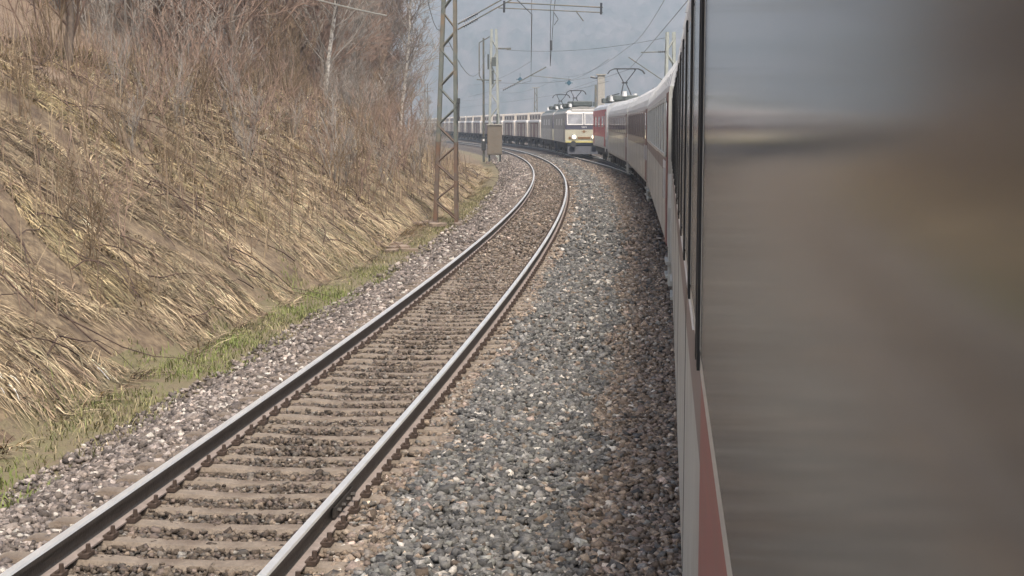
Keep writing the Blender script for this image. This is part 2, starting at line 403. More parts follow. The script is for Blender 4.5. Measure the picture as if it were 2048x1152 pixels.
def zone_cols(o, X, Y):
    n = len(o); c = pick(n, BROWN, .32, .025)
    edge = 2.5+.28*snoise(X, Y, 1.1, 41)+.15*snoise(X, Y, 4, 42)
    g = (o > 1.15+.25*snoise(X, Y, 2.2, 43)) & (o < edge)
    mixn = RNG.random(n) < .12
    g = g ^ mixn
    g &= (o > .85)
    cg = pick(n, GREY, .30, .03)
    c[g] = cg[g]
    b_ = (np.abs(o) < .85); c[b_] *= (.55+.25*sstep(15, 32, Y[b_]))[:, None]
    l = o < -.9
    cl = pick(n, LEFTC, .35, .05); c[l] = cl[l]
    return c
def scatter(y0, y1, dens, o0, o1):
    n = int((y1-y0)*(o1-o0)*dens); Y = RNG.uniform(y0, y1, n); o = RNG.uniform(o0, o1, n); return o, Y
RAILO = .753
SLP = .42
for (y0, y1, dens, sz, sub, lab) in ((7.3, 17, 1250, .029, True, 'crushed grey and rust brown ballast stones in the foreground between the two tracks'),
                                (17, 30, 620, .032, True, 'crushed ballast stones in the middle distance around the curving track'),
                                (30, 62, 170, .050, False, 'coarse far ballast stones along the curve before the trains'),
                                (62, 130, 110, .07, False, 'faint farthest ballast stones at the bend of the tracks')):
    o, Y = scatter(y0, y1, dens, -2.75, 4.3)
    keep = np.ones(len(o), bool)
    keep &= ~((np.abs(np.abs(o)-RAILO) < .085))                 # clear of the rail foot
    ph = ((Y-8.3) % SLP); on_s = ((ph < .07) | (ph > SLP-.07))
    keep &= ~(on_s & (o > .8) & (o < 1.2) & (RNG.random(len(o)) < .35)); keep &= ~(on_s & (np.abs(o) < .85) & (RNG.random(len(o)) > np.interp(Y, [8, 16, 24, 34], [.06, .10, .30, .8]))); keep &= ~((o < -2.3) & (RNG.random(len(o)) > .35))
    X = xc2(Y)+o
    keep &= (X < xc1(Y)-.85)                                    # not under the own train's inner half
    o, Y, X = o[keep], Y[keep], X[keep]; n = len(o)
    s = sz*RNG.lognormal(0, .25, n)
    s = np.where(np.abs(o) < 1.0, s*.75, s)
    Z = terrain(X, Y) + RNG.uniform(-.012, .034, n)*(sz/.03) + .014*snoise(X, Y, 7, 45)
    # heaped grey strip between the tracks
    Z += .05*np.exp(-((o-1.75)/.7)**2) + .012*snoise(X, Y, 3., 44)
    Z = np.where(np.abs(o) < .68, Z+.012+.02*sstep(15, 34, Y), Z)
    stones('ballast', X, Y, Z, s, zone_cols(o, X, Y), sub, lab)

# ------------------------------------------------------------ tracks
def frame_at(fx, y):
    e = .5; dx = float(fx(y+e)-fx(y-e)); t = Vector((dx, 2*e, 0)).normalized(); nrm = Vector((t.y, -t.x, 0))
    return Vector((float(fx(y)), y, 0)), t, nrm
RP = [(-.075, -.172), (.075, -.172), (.075, -.160), (.020, -.147), (.010, -.135), (.010, -.055), (.036, -.040), (.036, -.012), (.026, 0),
      (-.026, 0), (-.036, -.012), (-.036, -.040), (-.010, -.055), (-.010, -.135), (-.020, -.147), (-.075, -.160)]
RM = [1, 2, 2, 2, 1, 1, 1, 1, 0, 1, 1, 1, 1, 2, 2, 2]
RM = [2, 2, 2, 1, 1, 1, 1, 0, 0, 0, 1, 1, 1, 1, 2, 2]
def rail(fx, off, ylist, parent):
    V = []; F_ = []; mi_ = []; n = len(RP)
    for y in ylist:
        c, t_, nr_ = frame_at(fx, y); c = c+nr_*off
        for u, w in RP: V.append((c.x+nr_.x*u, c.y+nr_.y*u, w))
    for i in range(len(ylist)-1):
        for j in range(n):
            a, b = i*n+j, i*n+(j+1) % n; F_.append((a, b, b+n, a+n)); mi_.append(RM[j])
    mb = MB(); mb.v = V; mb.f = F_+[tuple(range(n)), tuple(range(len(V)-n, len(V)))]; mb.m = mi_+[1, 1]
    return mb.build('rail', [M['steel_top'], M['rail_side'], M['rail_foot']], parent)
yl = list(np.arange(5, 60, 1.))+list(np.arange(60, 216, 3.))+[230, 260, 300]
t2 = tag(empty('railway_track', (0, 0, 0)), 'free left-hand railway track with shining rails on concrete sleepers, sweeping left through the whole picture', 'railway track')
for s_ in (-1, 1): rail(xc2, s_*RAILO, yl, t2)
t1 = tag(empty('railway_track', (0, 0, 0)), 'right-hand railway track hidden under the passenger train, its near rail peeping out below the coaches', 'railway track')
for s_ in (-1, 1): rail(xc1, s_*RAILO, [y for y in yl if y <= 200], t1)
t3 = tag(empty('railway_track', (0, 0, 0)), 'far middle railway track under the freight train, joining beside the red locomotive', 'railway track')
for s_ in (-1, 1): rail(xcm, s_*RAILO, [76]+list(np.arange(80, 600, 5.)), t3)

SL_SEC = [(-1.25, -.185), (-1.2, -.172), (-.45, -.176), (-.25, -.190), (.25, -.190), (.45, -.176), (1.2, -.172), (1.25, -.185), (1.25, -.34), (-1.25, -.34)]
def sleeper_mb(mb=None, c=Vector((0, 0, 0)), rz=0):
    mb = mb or MB(); R = Matrix.Rotation(rz, 3, 'Z'); n = len(SL_SEC); vs = []
    for (yy, inset, dz) in ((-.09, .0, -.03), (-.068, .0, 0), (.068, 0, 0), (.09, 0, -.03)):
        for (x, z) in SL_SEC: vs.append(R @ Vector((x, yy, z+(dz if z > -.3 else 0)))+c)
    fs = []
    for i in range(3):
        for j in range(n): fs.append((i*n+j, i*n+(j+1) % n, (i+1)*n+(j+1) % n, (i+1)*n+j))
    fs += [tuple(range(n-1, -1, -1)), tuple(range(3*n, 4*n))]
    mb.add(vs, fs); return mb
def clip_mb(mb, off, c=Vector((0, 0, 0)), rz=0, qs=(-1, 1)):
    R = Matrix.Rotation(rz, 3, 'Z'); E = Matrix.Rotation(rz, 3, 'Z').to_euler()
    for q in qs:
        x = off+q*.10
        mb.box(R @ Vector((x, 0, -.153))+c, (.07, .12, .028), 0, E)
        mb.tube(R @ Vector((x+q*.015, 0, -.14))+c, R @ Vector((x+q*.015, 0, -.085))+c, .02, .016, 6)
        mb.tube(R @ Vector((x, -.045, -.13))+c, R @ Vector((x, .045, -.13))+c, .013, .013, 5)
    return mb
sproto = sleeper_mb().build('sleeper', M['sleeper'], t2)
cprotos = [clip_mb(MB(), q*RAILO, qs=(w_,)).build('fastening', M['clip'], sproto) for q in (-1, 1) for w_ in (-1, 1)]
rest = MB(); restc = MB(); k = 0; y = 8.3
while y < 130:
    c, tt_, nn_ = frame_at(xc2, y); rz = -math.atan2(tt_.x, tt_.y)+random.uniform(-.008, .008)
    c.z = random.uniform(-.012, .0)
    if k < 100:
        if k == 0: o_ = sproto
        else:
            o_ = sproto.copy(); COL.objects.link(o_); o_.parent = t2
            for cp in cprotos: d_ = cp.copy(); COL.objects.link(d_); d_.parent = o_
        o_.location = c; o_.rotation_euler = (0, 0, rz)
    else:
        sleeper_mb(rest, c, rz)
        for q in (-1, 1): clip_mb(restc, q*RAILO, c, rz) if y < 70 else None
    k += 1; y += SLP
rest.build('sleepers', M['sleeper'], t2)['kind'] = 'stuff'
restc.build('fastenings', M['clip'], t2)['kind'] = 'stuff'
# bolted joint in the near right rail
c, tt_, nn_ = frame_at(xc2, 10.35); E = Matrix.Rotation(-math.atan2(tt_.x, tt_.y), 3, 'Z').to_euler()
fp = MB()
for q in (-1, 1):
    fp.box(c+nn_*(RAILO+q*.028)+Vector((0, 0, -.095)), (.022, .62, .075), 0, E)
    for d_ in (-.22, -.08, .08, .22):
        b0 = c+nn_*(RAILO+q*.04)+tt_*d_+Vector((0, 0, -.095)); fp.tube(b0, b0+nn_*q*.03, .018, .018, 6)
fp.build('fishplate', M['rail_side'], t2)

# ------------------------------------------------------------ grass
def blades(name, X, Y, L, lean, up, width, cols, mt, label, cat, droop=.35):
    """lean (n,2) horizontal direction, up (n,) how upright, 3-segment bent strips"""
    n = len(X); Z = terrain(X, Y)-.02
    sd_ = np.stack([-lean[:, 1], lean[:, 0]], 1)+RNG.normal(0, .5, (n, 2)); sd_ /= np.linalg.norm(sd_, axis=1)[:, None]+1e-6
    segs = 3; V = np.zeros((n, (segs+1)*2, 3))
    for k_ in range(segs+1):
        t_ = k_/segs
        hx_ = lean[:, 0]*(1-up)*t_*L+lean[:, 0]*droop*t_**2*L; hy_ = lean[:, 1]*(1-up)*t_*L+lean[:, 1]*droop*t_**2*L
        px = X+hx_; py = Y+hy_
        pz = terrain(px, py) - .02 + up*L*t_*(1.25-droop*t_) + (.05*t_*(2-1.7*t_))
        w_ = width*(1-.85*t_)*.5
        V[:, 2*k_, 0] = px-sd_[:, 0]*w_; V[:, 2*k_, 1] = py-sd_[:, 1]*w_; V[:, 2*k_, 2] = pz
        V[:, 2*k_+1, 0] = px+sd_[:, 0]*w_; V[:, 2*k_+1, 1] = py+sd_[:, 1]*w_; V[:, 2*k_+1, 2] = pz
    m_ = (segs+1)*2; F1 = np.array([(2*i, 2*i+1, 2*i+3, 2*i+2) for i in range(segs)])
    F_ = (F1[None]+(np.arange(n)*m_)[:, None, None]).reshape(-1, 4)
    o_ = np_mesh(name, V.reshape(-1, 3), F_, mt, np.repeat(cols, m_, axis=0))
    return tag(o_, label, cat, kind='stuff')
def gslope(y0, y1, dens, o0, o1):
    o, Y = scatter(y0, y1, dens, o0, o1); return xc2(Y)+o, Y, o
# dry matted grass: clumps, combed downhill towards the track
DRY = [(.43, .335, .21), (.36, .28, .175), (.48, .39, .25), (.28, .205, .135), (.40, .32, .21), (.20, .145, .10), (.29, .25, .155)]
parts = []
for (y0, y1, nd, blen) in ((11, 34, 50, .27), (34, 62, 30, .36), (62, 105, 11, .55)):
    cx, cy, co = gslope(y0, y1, nd, -12.5, -3.55)
    per = 9
    X = np.repeat(cx, per)+RNG.normal(0, .10, len(cx)*per); Y = np.repeat(cy, per)+RNG.normal(0, .10, len(cx)*per)
    o = X-xc2(Y)
    cang = np.repeat(RNG.normal(0, .55, len(cx)), per)+RNG.normal(0, .25, len(X)) + .25 - .6*snoise(X, Y, .5, 51)
    lean = np.stack([np.cos(cang), -np.sin(cang)], 1)
    upb = np.clip((-o-4.8)/3, 0, 1)*np.interp(Y, [20, 45], [.5, 1])
    up = np.clip(RNG.beta(1.6, 4, len(X))*.45+.04+.35*np.repeat(RNG.random(len(cx))**3, per)+upb*.45*np.repeat(RNG.random(len(cx)), per), .03, .95)
    c0 = .92*np.array(DRY)[np.repeat(RNG.integers(0, len(DRY), len(cx)), per)]
    patch = 1+.28*snoise(X, Y, .9, 52)
    c_ = c0*patch[:, None]*np.repeat(RNG.lognormal(0, .30, len(cx)), per)[:, None]*RNG.lognormal(0, .16, (len(X), 1))
    gm = (snoise(X, Y, .7, 53) > .33)[:, None]; c_ = np.where(gm, c_*np.array([.86, .86, .76]), c_)
    bare = snoise(X*.7+.8*np.sin(Y*.9), Y*1.3+np.sin(X*1.7), 1.7, 54, 9) > .22
    kp = ~bare
    L = blen*np.clip(RNG.lognormal(0, .28, len(X)), .4, 1.7)*np.repeat(RNG.uniform(.6, 1.3, len(cx)), per)
    parts.append((X[kp], Y[kp], L[kp], lean[kp], up[kp], np.full(kp.sum(), .022 if y0 < 30 else .036)*RNG.uniform(.6, 1.4, kp.sum()), np.clip(c_[kp], .02, .8)))
cat_ = [np.concatenate([p[i] for p in parts]) for i in range(7)]
blades('dry_grass', *cat_, M['blade'], 'matted tan dry grass combed down the embankment left of the track', 'dry grass')
# green verge between ballast and slope
X, Y, o = gslope(11, 75, 420, -4.6, -2.25)
d_ = RNG.random(len(X)); kp = d_ < np.clip(.85-np.abs(o+3.15)/1.0+1.1*snoise(X, Y, 1.5, 61), 0, 1); X, Y = X[kp], Y[kp]
ang = RNG.uniform(0, 6.28, len(X)); GR = [(.17, .16, .07), (.25, .21, .12), (.12, .13, .055), (.31, .25, .16), (.20, .185, .09)]
c_ = np.array(GR)[RNG.integers(0, 5, len(X))]*RNG.lognormal(0, .25, (len(X), 1))
nearg = np.clip((36-Y)/8, 0, 1)[:, None]*np.clip(snoise(X, Y, 1.1, 63)[:, None]*1.5+.55, 0, 1)*.75; c_ = c_*(1-nearg)+np.array([.15, .20, .045])*nearg
blades('verge_grass', X, Y, RNG.uniform(.05, .17, len(X)), np.stack([np.cos(ang), np.sin(ang)], 1), RNG.uniform(.4, .9, len(X)), np.full(len(X), .016), c_, M['blade'],
       'low green grass and weeds on the verge beside the ballast', 'grass')
# upright dead stalks and brambles
X, Y, o = gslope(14, 84, 9, -13, -4.4); n = len(X); ang = RNG.uniform(0, 6.28, n)
c_ = np.array([(.33, .26, .17), (.20, .14, .10), (.26, .195, .14)])[RNG.integers(0, 3, n)]
blades('dead_stalks', X, Y, RNG.uniform(.45, 1.35, n), np.stack([np.cos(ang), np.sin(ang)], 1), RNG.uniform(.72, .97, n), np.interp(Y, [14, 100], [.014, .045]), c_, M['blade'],
       'upright dead stalks standing in the dry grass of the slope', 'stalks', droop=.12)

mb = MB(); r_ = random.Random(31)
for i in range(520):
    y = r_.uniform(14, 85); x = float(xc2(y))-r_.uniform(3.9, 10); a = r_.uniform(0, 6.28); L_ = r_.uniform(.5, 1.9); hh = r_.uniform(.05, .5); pts = []
    for k in range(6):
        t_ = k/5; px = x+math.cos(a)*L_*t_+r_.uniform(-.05, .05); py = y+math.sin(a)*L_*t_
        pts.append(Vector((px, py, float(terrain(px, py))+.04+hh*4*t_*(1-t_)*.6+r_.uniform(0, .04))))
    w_ = .006+.00016*y
    for k in range(5): mb.tube(pts[k], pts[k+1], w_*(1.3-.2*k), w_*(1.1-.2*k), 4, 0, cap=False)
tag(mb.build('brambles', M['bramble']), 'dark arching bramble runners and fallen twigs tangled in the dry grass', 'brambles', kind='stuff')
# ------------------------------------------------------------ trees
def grow(mb, p, d, L, r, lev, rnd, P, tmb=None):
    """tapered limb with wander; children along it"""
    segs = P['segs'][lev]; pts = [p]; q = p.copy(); dd = d.copy()
    for i in range(segs):
        dd = (dd+Vector((rnd.uniform(-1, 1), rnd.uniform(-1, 1), rnd.uniform(-.6, 1)))*P['wander'][lev]+Vector((0, 0, P['trop'][lev]))).normalized()
        q = q+dd*(L/segs); pts.append(q.copy())
    tgt = mb if (tmb is None or lev > 0) else tmb
    for i in range(segs):
        ra = r*(1-.75*i/segs); rb = r*(1-.75*(i+1)/segs)
        if lev < 2: tgt.tube(pts[i], pts[i+1], ra, rb, 6 if lev == 0 else 4, 0, cap=False)
        else:
            tgt.tube(pts[i], pts[i+1], ra, rb, 3, 0, cap=False)
    if lev+1 < len(P['n']):
        for k_ in range(P['n'][lev+1]):
            t_ = rnd.uniform(P['from'][lev], 1.0); i = min(int(t_*segs), segs-1); b = pts[i].lerp(pts[i+1], t_*segs-i)
            ax = (pts[i+1]-pts[i]).normalized()
            pr = ax.cross(Vector((rnd.uniform(-1, 1), rnd.uniform(-1, 1), rnd.uniform(-1, 1)))).normalized()
            a = rnd.uniform(*P['ang'][lev]); nd = (ax*math.cos(a)+pr*math.sin(a)).normalized()
            cr_ = r*(1-.75*t_)*P['rr'][lev]
            grow(mb, b, nd, L*P['lr'][lev]*(1.15-.6*t_)*rnd.uniform(.7, 1.2), max(cr_, P['rmin']), lev+1, rnd, P)
def make_tree(name, seed, H, tm, bm_, slim=False):
    rnd = random.Random(seed); root = empty(name)
    P = dict(segs=[7, 4, 3, 2], wander=[.07, .16, .25, .3], trop=[.03, .10, .10, .1], n=[1, 34, 9, 7], **{'from': [.10, .2, .15]},
             ang=[(.5, 1.0), (.45, .95), (.4, 1.0)], rr=[.42, .5, .55], lr=[.34 if not slim else .2, .5, .5], rmin=.014)
    cr_, tr = MB(), MB()
    grow(cr_, Vector((0, 0, -.3)), Vector((rnd.uniform(-.05, .05), rnd.uniform(-.05, .05), 1)).normalized(), H, H*.009+.02, 0, rnd, P, tr)
    tr.build('trunk', bm_, root); cr_.build('crown', tm, root)
    return root
protos = [make_tree('bare_tree', 11, 11, M['twig'], M['bark']), make_tree('bare_tree', 12, 12.5, M['twig'], M['bark']),
          make_tree('bare_tree', 13, 9.5, M['twig'], M['bark'], True), make_tree('birch_tree', 14, 11.5, M['twig_g'], M['birch']),
          make_tree('bare_tree', 15, 10.5, M['twig_g'], M['bark'])]
used = set()
def place_tree(k, x, y, s, label, group=None):
    p = protos[k]
    o_ = p if k not in used else copy_tree(p)
    used.add(k); o_.location = (x, y, float(terrain(x, y))-.1); o_.rotation_euler = (0, 0, random.uniform(0, 6.28)); o_.scale = (s, s, s*random.uniform(.92, 1.1))
    return tag(o_, label, 'tree', group)
WG = 'bare trees of the wood above the embankment'; WL = 'bare leafless brown tree in the dense wood above the dry embankment'
place_tree(3, -8.1, 63, .95, 'slim white-barked birch rising at the far left of the photo above the embankment crest')
place_tree(3, -7.6, 97, 1.2, 'pale grey birch with fine drooping twigs at the right edge of the wood')
place_tree(4, -8.6, 104, 1.25, 'grey spreading bare tree just behind the pale birch at the end of the wood')
rt = random.Random(5)
cnt = 0; wood = []; brush = []
while cnt < 150:
    y = rt.choice([rt.uniform(30, 75), rt.uniform(55, 115), rt.uniform(75, 120)]); o_ = -rt.uniform(9.8, 34)
    x = float(xc2(y))+o_
    lim = np.interp(y, [30, 60, 90, 120, 170], [-9, -9, -8.0, -10.6, -17])
    if x > lim: continue
    if x < -.40*y-4: continue
    kt = rt.choice([0, 0, 1, 1, 2, 4])
    base = {0: 'spreading brown bare tree', 1: 'tall brown bare tree', 2: 'narrow brown bare tree', 4: 'greyish bare tree'}[kt]
    wood.append(place_tree(kt, x, y, rt.uniform(.75, 1.25), unique_label(base, x, y, 6), WG)); cnt += 1
for (x, y, s, k, lb) in ((-11.6, 150, .42, 4, 'low grey bare tree left of the pale thin trunk before the wagons'), (-10.9, 165, .5, 2, 'narrow dark young tree between the wood and the lattice mast'),
                   (-9.3, 140, .34, 4, 'small bushy grey tree close behind the lattice mast'), (-12.6, 138, .5, 0, 'brown young tree at the low end of the wood'),
                   (-9.2, 160, .55, 3, 'pale thin birch trunk rising in front of the wagons left of the lattice mast')):
    place_tree(k, x, y, s, lb)

def make_bush(seed, H, n, mt, name='bush'):
    rnd = random.Random(seed); mb = MB(); P = dict(segs=[4, 3, 2], wander=[.13, .22, .3], trop=[.05, .08, .1], n=[1, 5, 4], **{'from': [.25, .2]}, ang=[(.3, .8), (.4, .9)], rr=[.55, .6], lr=[.45, .5], rmin=.008)
    for i in range(n):
        a = rnd.uniform(0, 6.28); d = Vector((math.cos(a)*rnd.uniform(.05, .5), math.sin(a)*rnd.uniform(.05, .5), 1)).normalized()
        grow(mb, Vector((rnd.uniform(-.2, .2), rnd.uniform(-.2, .2), -.1)), d, H*rnd.uniform(.6, 1.1), .014, 0, rnd, P)
    return mb.build(name, mt)
bp = [make_bush(1, 1.7, 6, M['stem']), make_bush(2, 2.6, 5, M['twig']), make_bush(3, 2.2, 9, M['twig_g'], 'bush'), make_bush(4, 3.6, 3, M['stem'])]
bused = set(); rb_ = random.Random(9)
for i in range(150):
    k = rb_.choice([0, 1, 1, 2, 3]); y = rb_.choice([rb_.uniform(18, 50), rb_.uniform(35, 75), rb_.uniform(50, 82)])
    off = -rb_.uniform(5.0, 10.5) if y < 95 else -rb_.uniform(4.6, 9)
    if y > 48 and rb_.random() < .5: off = -rb_.uniform(8.2, 14); 
    x = float(xc2(y))+off
    o_ = bp[k] if k not in bused else bp[k].copy()
    if k in bused: COL.objects.link(o_)
    bused.add(k); s = rb_.uniform(.6, 1.2)*(1 if y > 35 else .7); o_.location = (x, y, float(terrain(x, y))); o_.rotation_euler = (0, 0, rb_.uniform(0, 6.28)); o_.scale = (s, s, s)
    hh = 'low on the slope' if off > -6.6 else ('halfway up the slope' if off > -8.6 else 'near the slope top')
    brush.append(tag(o_, unique_label(['bushy brown stems', 'pinkish brown thin bush', 'dense grey bush', 'sparse brown stalky bush'][k]+' '+hh, x, y, 3), 'bush', 'leafless bushes on the embankment slope'))

for i in range(70):
    k = rb_.choice([1, 2, 2, 3, 1]); y = rb_.uniform(24, 118); x = float(xc2(y))-rb_.uniform(9.6, 17)-max(0, y-85)*.06
    o_ = bp[k].copy(); COL.objects.link(o_); s = rb_.uniform(1.3, 2.1); o_.location = (x, y, float(terrain(x, y))); o_.rotation_euler = (0, 0, rb_.uniform(0, 6.28)); o_.scale = (s*1.1, s*1.1, s)
    brush.append(tag(o_, unique_label(['', 'pinkish brown sapling', 'dense grey sapling', 'sparse brown sapling'][k]+' on the crest', x, y, 4), 'sapling', 'saplings along the edge of the wood'))
finish_labels(wood+brush)

# ------------------------------------------------------------ masts and overhead line
def lattice_mast(x, y, zb, H, w0, w1, step, label, rz=0, mt=None, found=True, r=.035, group=None):
    root = tag(empty('lattice_mast', (x, y, zb), rz), label, 'mast', group)
    w = lambda z: (w0+(w1-w0)*z/H)/2
    ms = [M['mast'], M['mast_low']] if mt is None else [mt, mt]
    for sx in (-1, 1):
        for sy in (-1, 1):
            mb = MB()
            zs = [0, min(2.6, H*.3), H]
            for i in range(2):
                a, b = zs[i], zs[i+1]; wa, wb = w(a), w(b)
                # an angle section: two flat plates
                mb.add([(sx*wa, sy*wa, a), (sx*(wa-r*2.2), sy*wa, a), (sx*(wb-r*2.2), sy*wb, b), (sx*wb, sy*wb, b),
                        (sx*wa, sy*(wa-.012), a), (sx*(wa-r*2.2), sy*(wa-.012), a), (sx*(wb-r*2.2), sy*(wb-.012), b), (sx*wb, sy*(wb-.012), b)],
                       [(0,1,2,3), (4,7,6,5), (0,3,7,4), (1,5,6,2)], 1-i)
                mb.add([(sx*wa, sy*wa, a), (sx*wa, sy*(wa-r*2.2), a), (sx*wb, sy*(wb-r*2.2), b), (sx*wb, sy*wb, b),
                        (sx*(wa-.012), sy*wa, a), (sx*(wa-.012), sy*(wa-r*2.2), a), (sx*(wb-.012), sy*(wb-r*2.2), b), (sx*(wb-.012), sy*wb, b)],
                       [(0,3,2,1), (4,5,6,7), (0,4,7,3), (1,2,6,5)], 1-i)
            mb.build('leg', ms, root)
    br = MB(); z = .12; k = 0
    while z < H-step*.6:
        z2 = z+step; a, b = w(z)-.02, w(z2)-.02; mi_ = 1 if z < 2.6 else 0; q = 1 if k % 2 else -1
        for s_ in (-1, 1):
            br.tube((-q*a, s_*a, z), (q*b, s_*b, z2), r*.55, None, 4, mi_)
            br.tube((s_*a, q*a, z), (s_*b, -q*b, z2), r*.45, None, 4, mi_)
        z = z2; k += 1
    br.build('bracing', ms, root)
    if found:
        for sx in (-1, 1):
            for sy in (-1, 1): MB().box((sx*w0/2, sy*w0/2, -.12), (.26, .26, .36), ch=.03).build('foundation', M['foot'], root)
    return root
def insulator(mb, p0, p1, r=.05, n=7, mi=0):
    p0, p1 = Vector(p0), Vector(p1)
    mb.tube(p0, p1, r*.45, None, 6, mi)
    for i in range(n):
        c_ = p0.lerp(p1, (i+.5)/n); d_ = (p1-p0).normalized()*(p1-p0).length/n*.22
        mb.tube(c_-d_, c_+d_, r, r*.75, 8, mi)
mx1, my1 = -2.12, 46.5
m1 = lattice_mast(mx1, my1, -.55, 9.2, .80, .38, .60, 'tall tapering grey-green lattice mast with rusty foot standing on the verge left of the track', r=.055); m1.rotation_euler = (0, .02, 0)
sg = MB(); sg.box((.36, -.36, 3.62), (.07, .05, .58)); sg.box((.36, -.37, 3.9), (.09, .06, .16)); sg.box((.36, -.37, 3.34), (.09, .06, .14)); sg.build_each('number_plate', M['dark_steel'], m1)
def cantilever(root, side, z0, reach, rise, reg=True, sc=1.0):
    cb = MB(); ins = MB(); x0 = side*.28; x1 = side*reach
    for dz in (0, .17*sc):
        p0 = Vector((x0, 0, z0+dz)); p1 = Vector((x1, 0, z0+rise+dz*1.0)); a = p0.lerp(p1, .06); b = p0.lerp(p1, .22)
        insulator(ins, a, b, .062*sc); cb.tube(p0, a, .025*sc, None, 6); cb.tube(b, p1, .022*sc, None, 6)
    if reg:
        cb.tube((x1*.56, 0, z0+rise*.47+.12), (side*(reach+1.75), 0, z0+rise*.47+.02), .022, None, 6)
        cb.tube((x1*.50, 0, z0+rise*.47-.06), (side*(reach+1.75), 0, z0+rise*.47-.14), .018, None, 6)
        for xx in (x1*.56, side*(reach+1.7)): ins.tube((xx, 0, z0+rise*.47-.2), (xx, 0, z0+rise*.47+.16), .035, None, 6)
        cb.tube((side*(reach+.9), 0, z0+rise*.47-.1), (side*(reach+1.15), 0, z0+rise*.47-.42), .018, None, 6)
    cb.build_each('cantilever_tube', M['mast'] if sc == 1 else M['mast'], root); ins.build_each('insulator', M['insul'], root)
cantilever(m1, 1, 6.14, 3.1, 1.62)
def wire(name, pts, r, label, cat, mt=None, group=None):
    root = MB().path(pts, r, 5).build(name, mt or M['cable']); return tag(root, label, cat, group)
def sag(a, b, n, s_):
    a, b = Vector(a), Vector(b)
    return [a.lerp(b, i/n)-Vector((0, 0, 4*s_*(i/n)*(1-i/n))) for i in range(n+1)]
def line(fx, sup, zc, zm, dx, lab):
    for nm, z_, s_, r_ in (('contact_wire', zc, .02, .009), ('messenger_wire', zm, .55, .008)):
        pts = []
        for (a, b), q in zip(zip(sup[:-1], sup[1:]), [1, -1]*4):
            pa = (float(fx(a))+q*dx, a, z_); pb = (float(fx(b))-q*dx, b, z_); pts += sag(pa, pb, 8, s_)
        wire(nm, pts, r_*1.3, lab[0] if nm == 'contact_wire' else lab[1], 'wire')
line(xc2, [-14, 46.5, 118, 190], 6.05, 7.6, .25, ('lower contact wire hanging over the free left-hand track', 'upper carrying wire strung over the free left-hand track'))
line(xc1, [-10, 38, 97, 160], 6.2, 7.7, .2, ('lower contact wire above the passenger train touching its pantograph', 'upper carrying wire strung above the passenger train'))
line(xcm, [100, 150, 205, 270], 5.5, 7.0, .2, ('lower contact wire above the freight train', 'upper carrying wire strung above the freight train'))
# droppers as part of a hanging tensioner over the free track
hg = MB(); hx0 = 1.55
for dx in (-.05, .09): hg.path([(1.50+dx*1.6, 50, 8.4), (1.62+dx, 60, 7.2), (1.72, 66, 5.2)], .012, 5)
hg.tube((1.60, 60, 6.0), (1.60, 60, 5.6), .05, None, 6); hg.path([(1.75, 62, 7.3), (1.95, 62, 7.0), (1.78, 62, 6.75)], .016, 5)
tag(hg.build('hanging_wire', M['cable']), 'pair of dark wires hanging steeply down over the middle of the free track', 'wire')
# second mast group with the cabinet
zt = -.45
m2 = lattice_mast(-1.45, 118, zt, 10.6, 1.0, .55, 1.1, 'pale lattice mast with switchgear behind the brown cabinet at the far bend', r=.085, mt=M['mast_pale'])
sw = MB(); sw.box((0, -.4, 8.0), (.34, .3, .7)); sw.tube((-.45, -.3, 7.4), (-.45, -.3, 8.6), .07, None, 6); sw.tube((-.1, -.4, 6.2), (-.1, -.4, 7.3), .08, None, 6); sw.box((.25, -.4, 3.4), (.14, .2, .9)); sw.build_each('switchgear', M['lroof'], m2)
ar = MB(); ar.tube((.2, 0, 9.1), (1.25, 0, 9.05), .06, None, 6); ar.box((1.2, 0, 9.05), (.35, .1, .16)); ar.tube((-1.4, 0, 6.6), (.6, 0, 6.5), .05, None, 6); ar.build_each('cross_arm', M['mast'], m2)
c2_ = MB(); i2 = MB(); insulator(i2, (.7, 0, 5.75), (1.7, 0, 6.25), .09); c2_.tube((1.7, 0, 6.25), (4.2, 0, 7.6), .05, None, 6); c2_.tube((3.0, 0, 6.9), (6.2, 0, 6.6), .03, None, 6)
c2_.build_each('cantilever_tube', M['mast'], m2); i2.build_each('insulator', M['insul'], m2)
cbn = tag(empty('switch_cabinet', (-1.35, 113.5, -.2)), 'brown-grey upright cabinet on short legs at the foot of the far mast', 'cabinet')
MB().box((0, 0, 1.55), (1.15, .7, 2.3), ch=.03).build('body', M['cab'], cbn); MB().box((-.28, -.362, 1.55), (.52, .02, 2.1)).build('door', M['cab'], cbn); MB().box((.28, -.362, 1.55), (.52, .02, 2.1)).build('door', M['cab'], cbn)
MB().box((0, 0, 2.74), (1.3, .85, .08)).build('roof', M['concrete'], cbn)
for q in (-.42, .42): MB().box((q, 0, .15), (.14, .4, .55)).build('leg', M['dark_steel'], cbn)
p3 = tag(empty('signal_post', (-2.3, 118.5, -.5)), 'slender post with a bent bracket and small signal, just left of the far cabinet', 'post')
mb = MB().tube((0, 0, 0), (0, 0, 10), .10, .07, 8); mb.build('post', M['mast'], p3)
mb = MB().path([(-.02, 0, 6.4), (-.35, 0, 7.0), (-.35, 0, 9.6), (.5, 0, 10.1)], .045, 6); mb.build('bracket', M['mast'], p3)
mb = MB().box((0, -.15, 1.5), (.36, .16, 1.1)); mb.build('signal_box', M['dark_steel'], p3); MB().box((0, -.24, 1.8), (.16, .04, .18)).build('signal_face', M['white_insul'], p3)
m4 = lattice_mast(10.25, 95, -1.0, 9.5, .85, .6, .9, 'pale lattice mast rising behind the coaches at the right', r=.08, mt=M['mast_pale'])
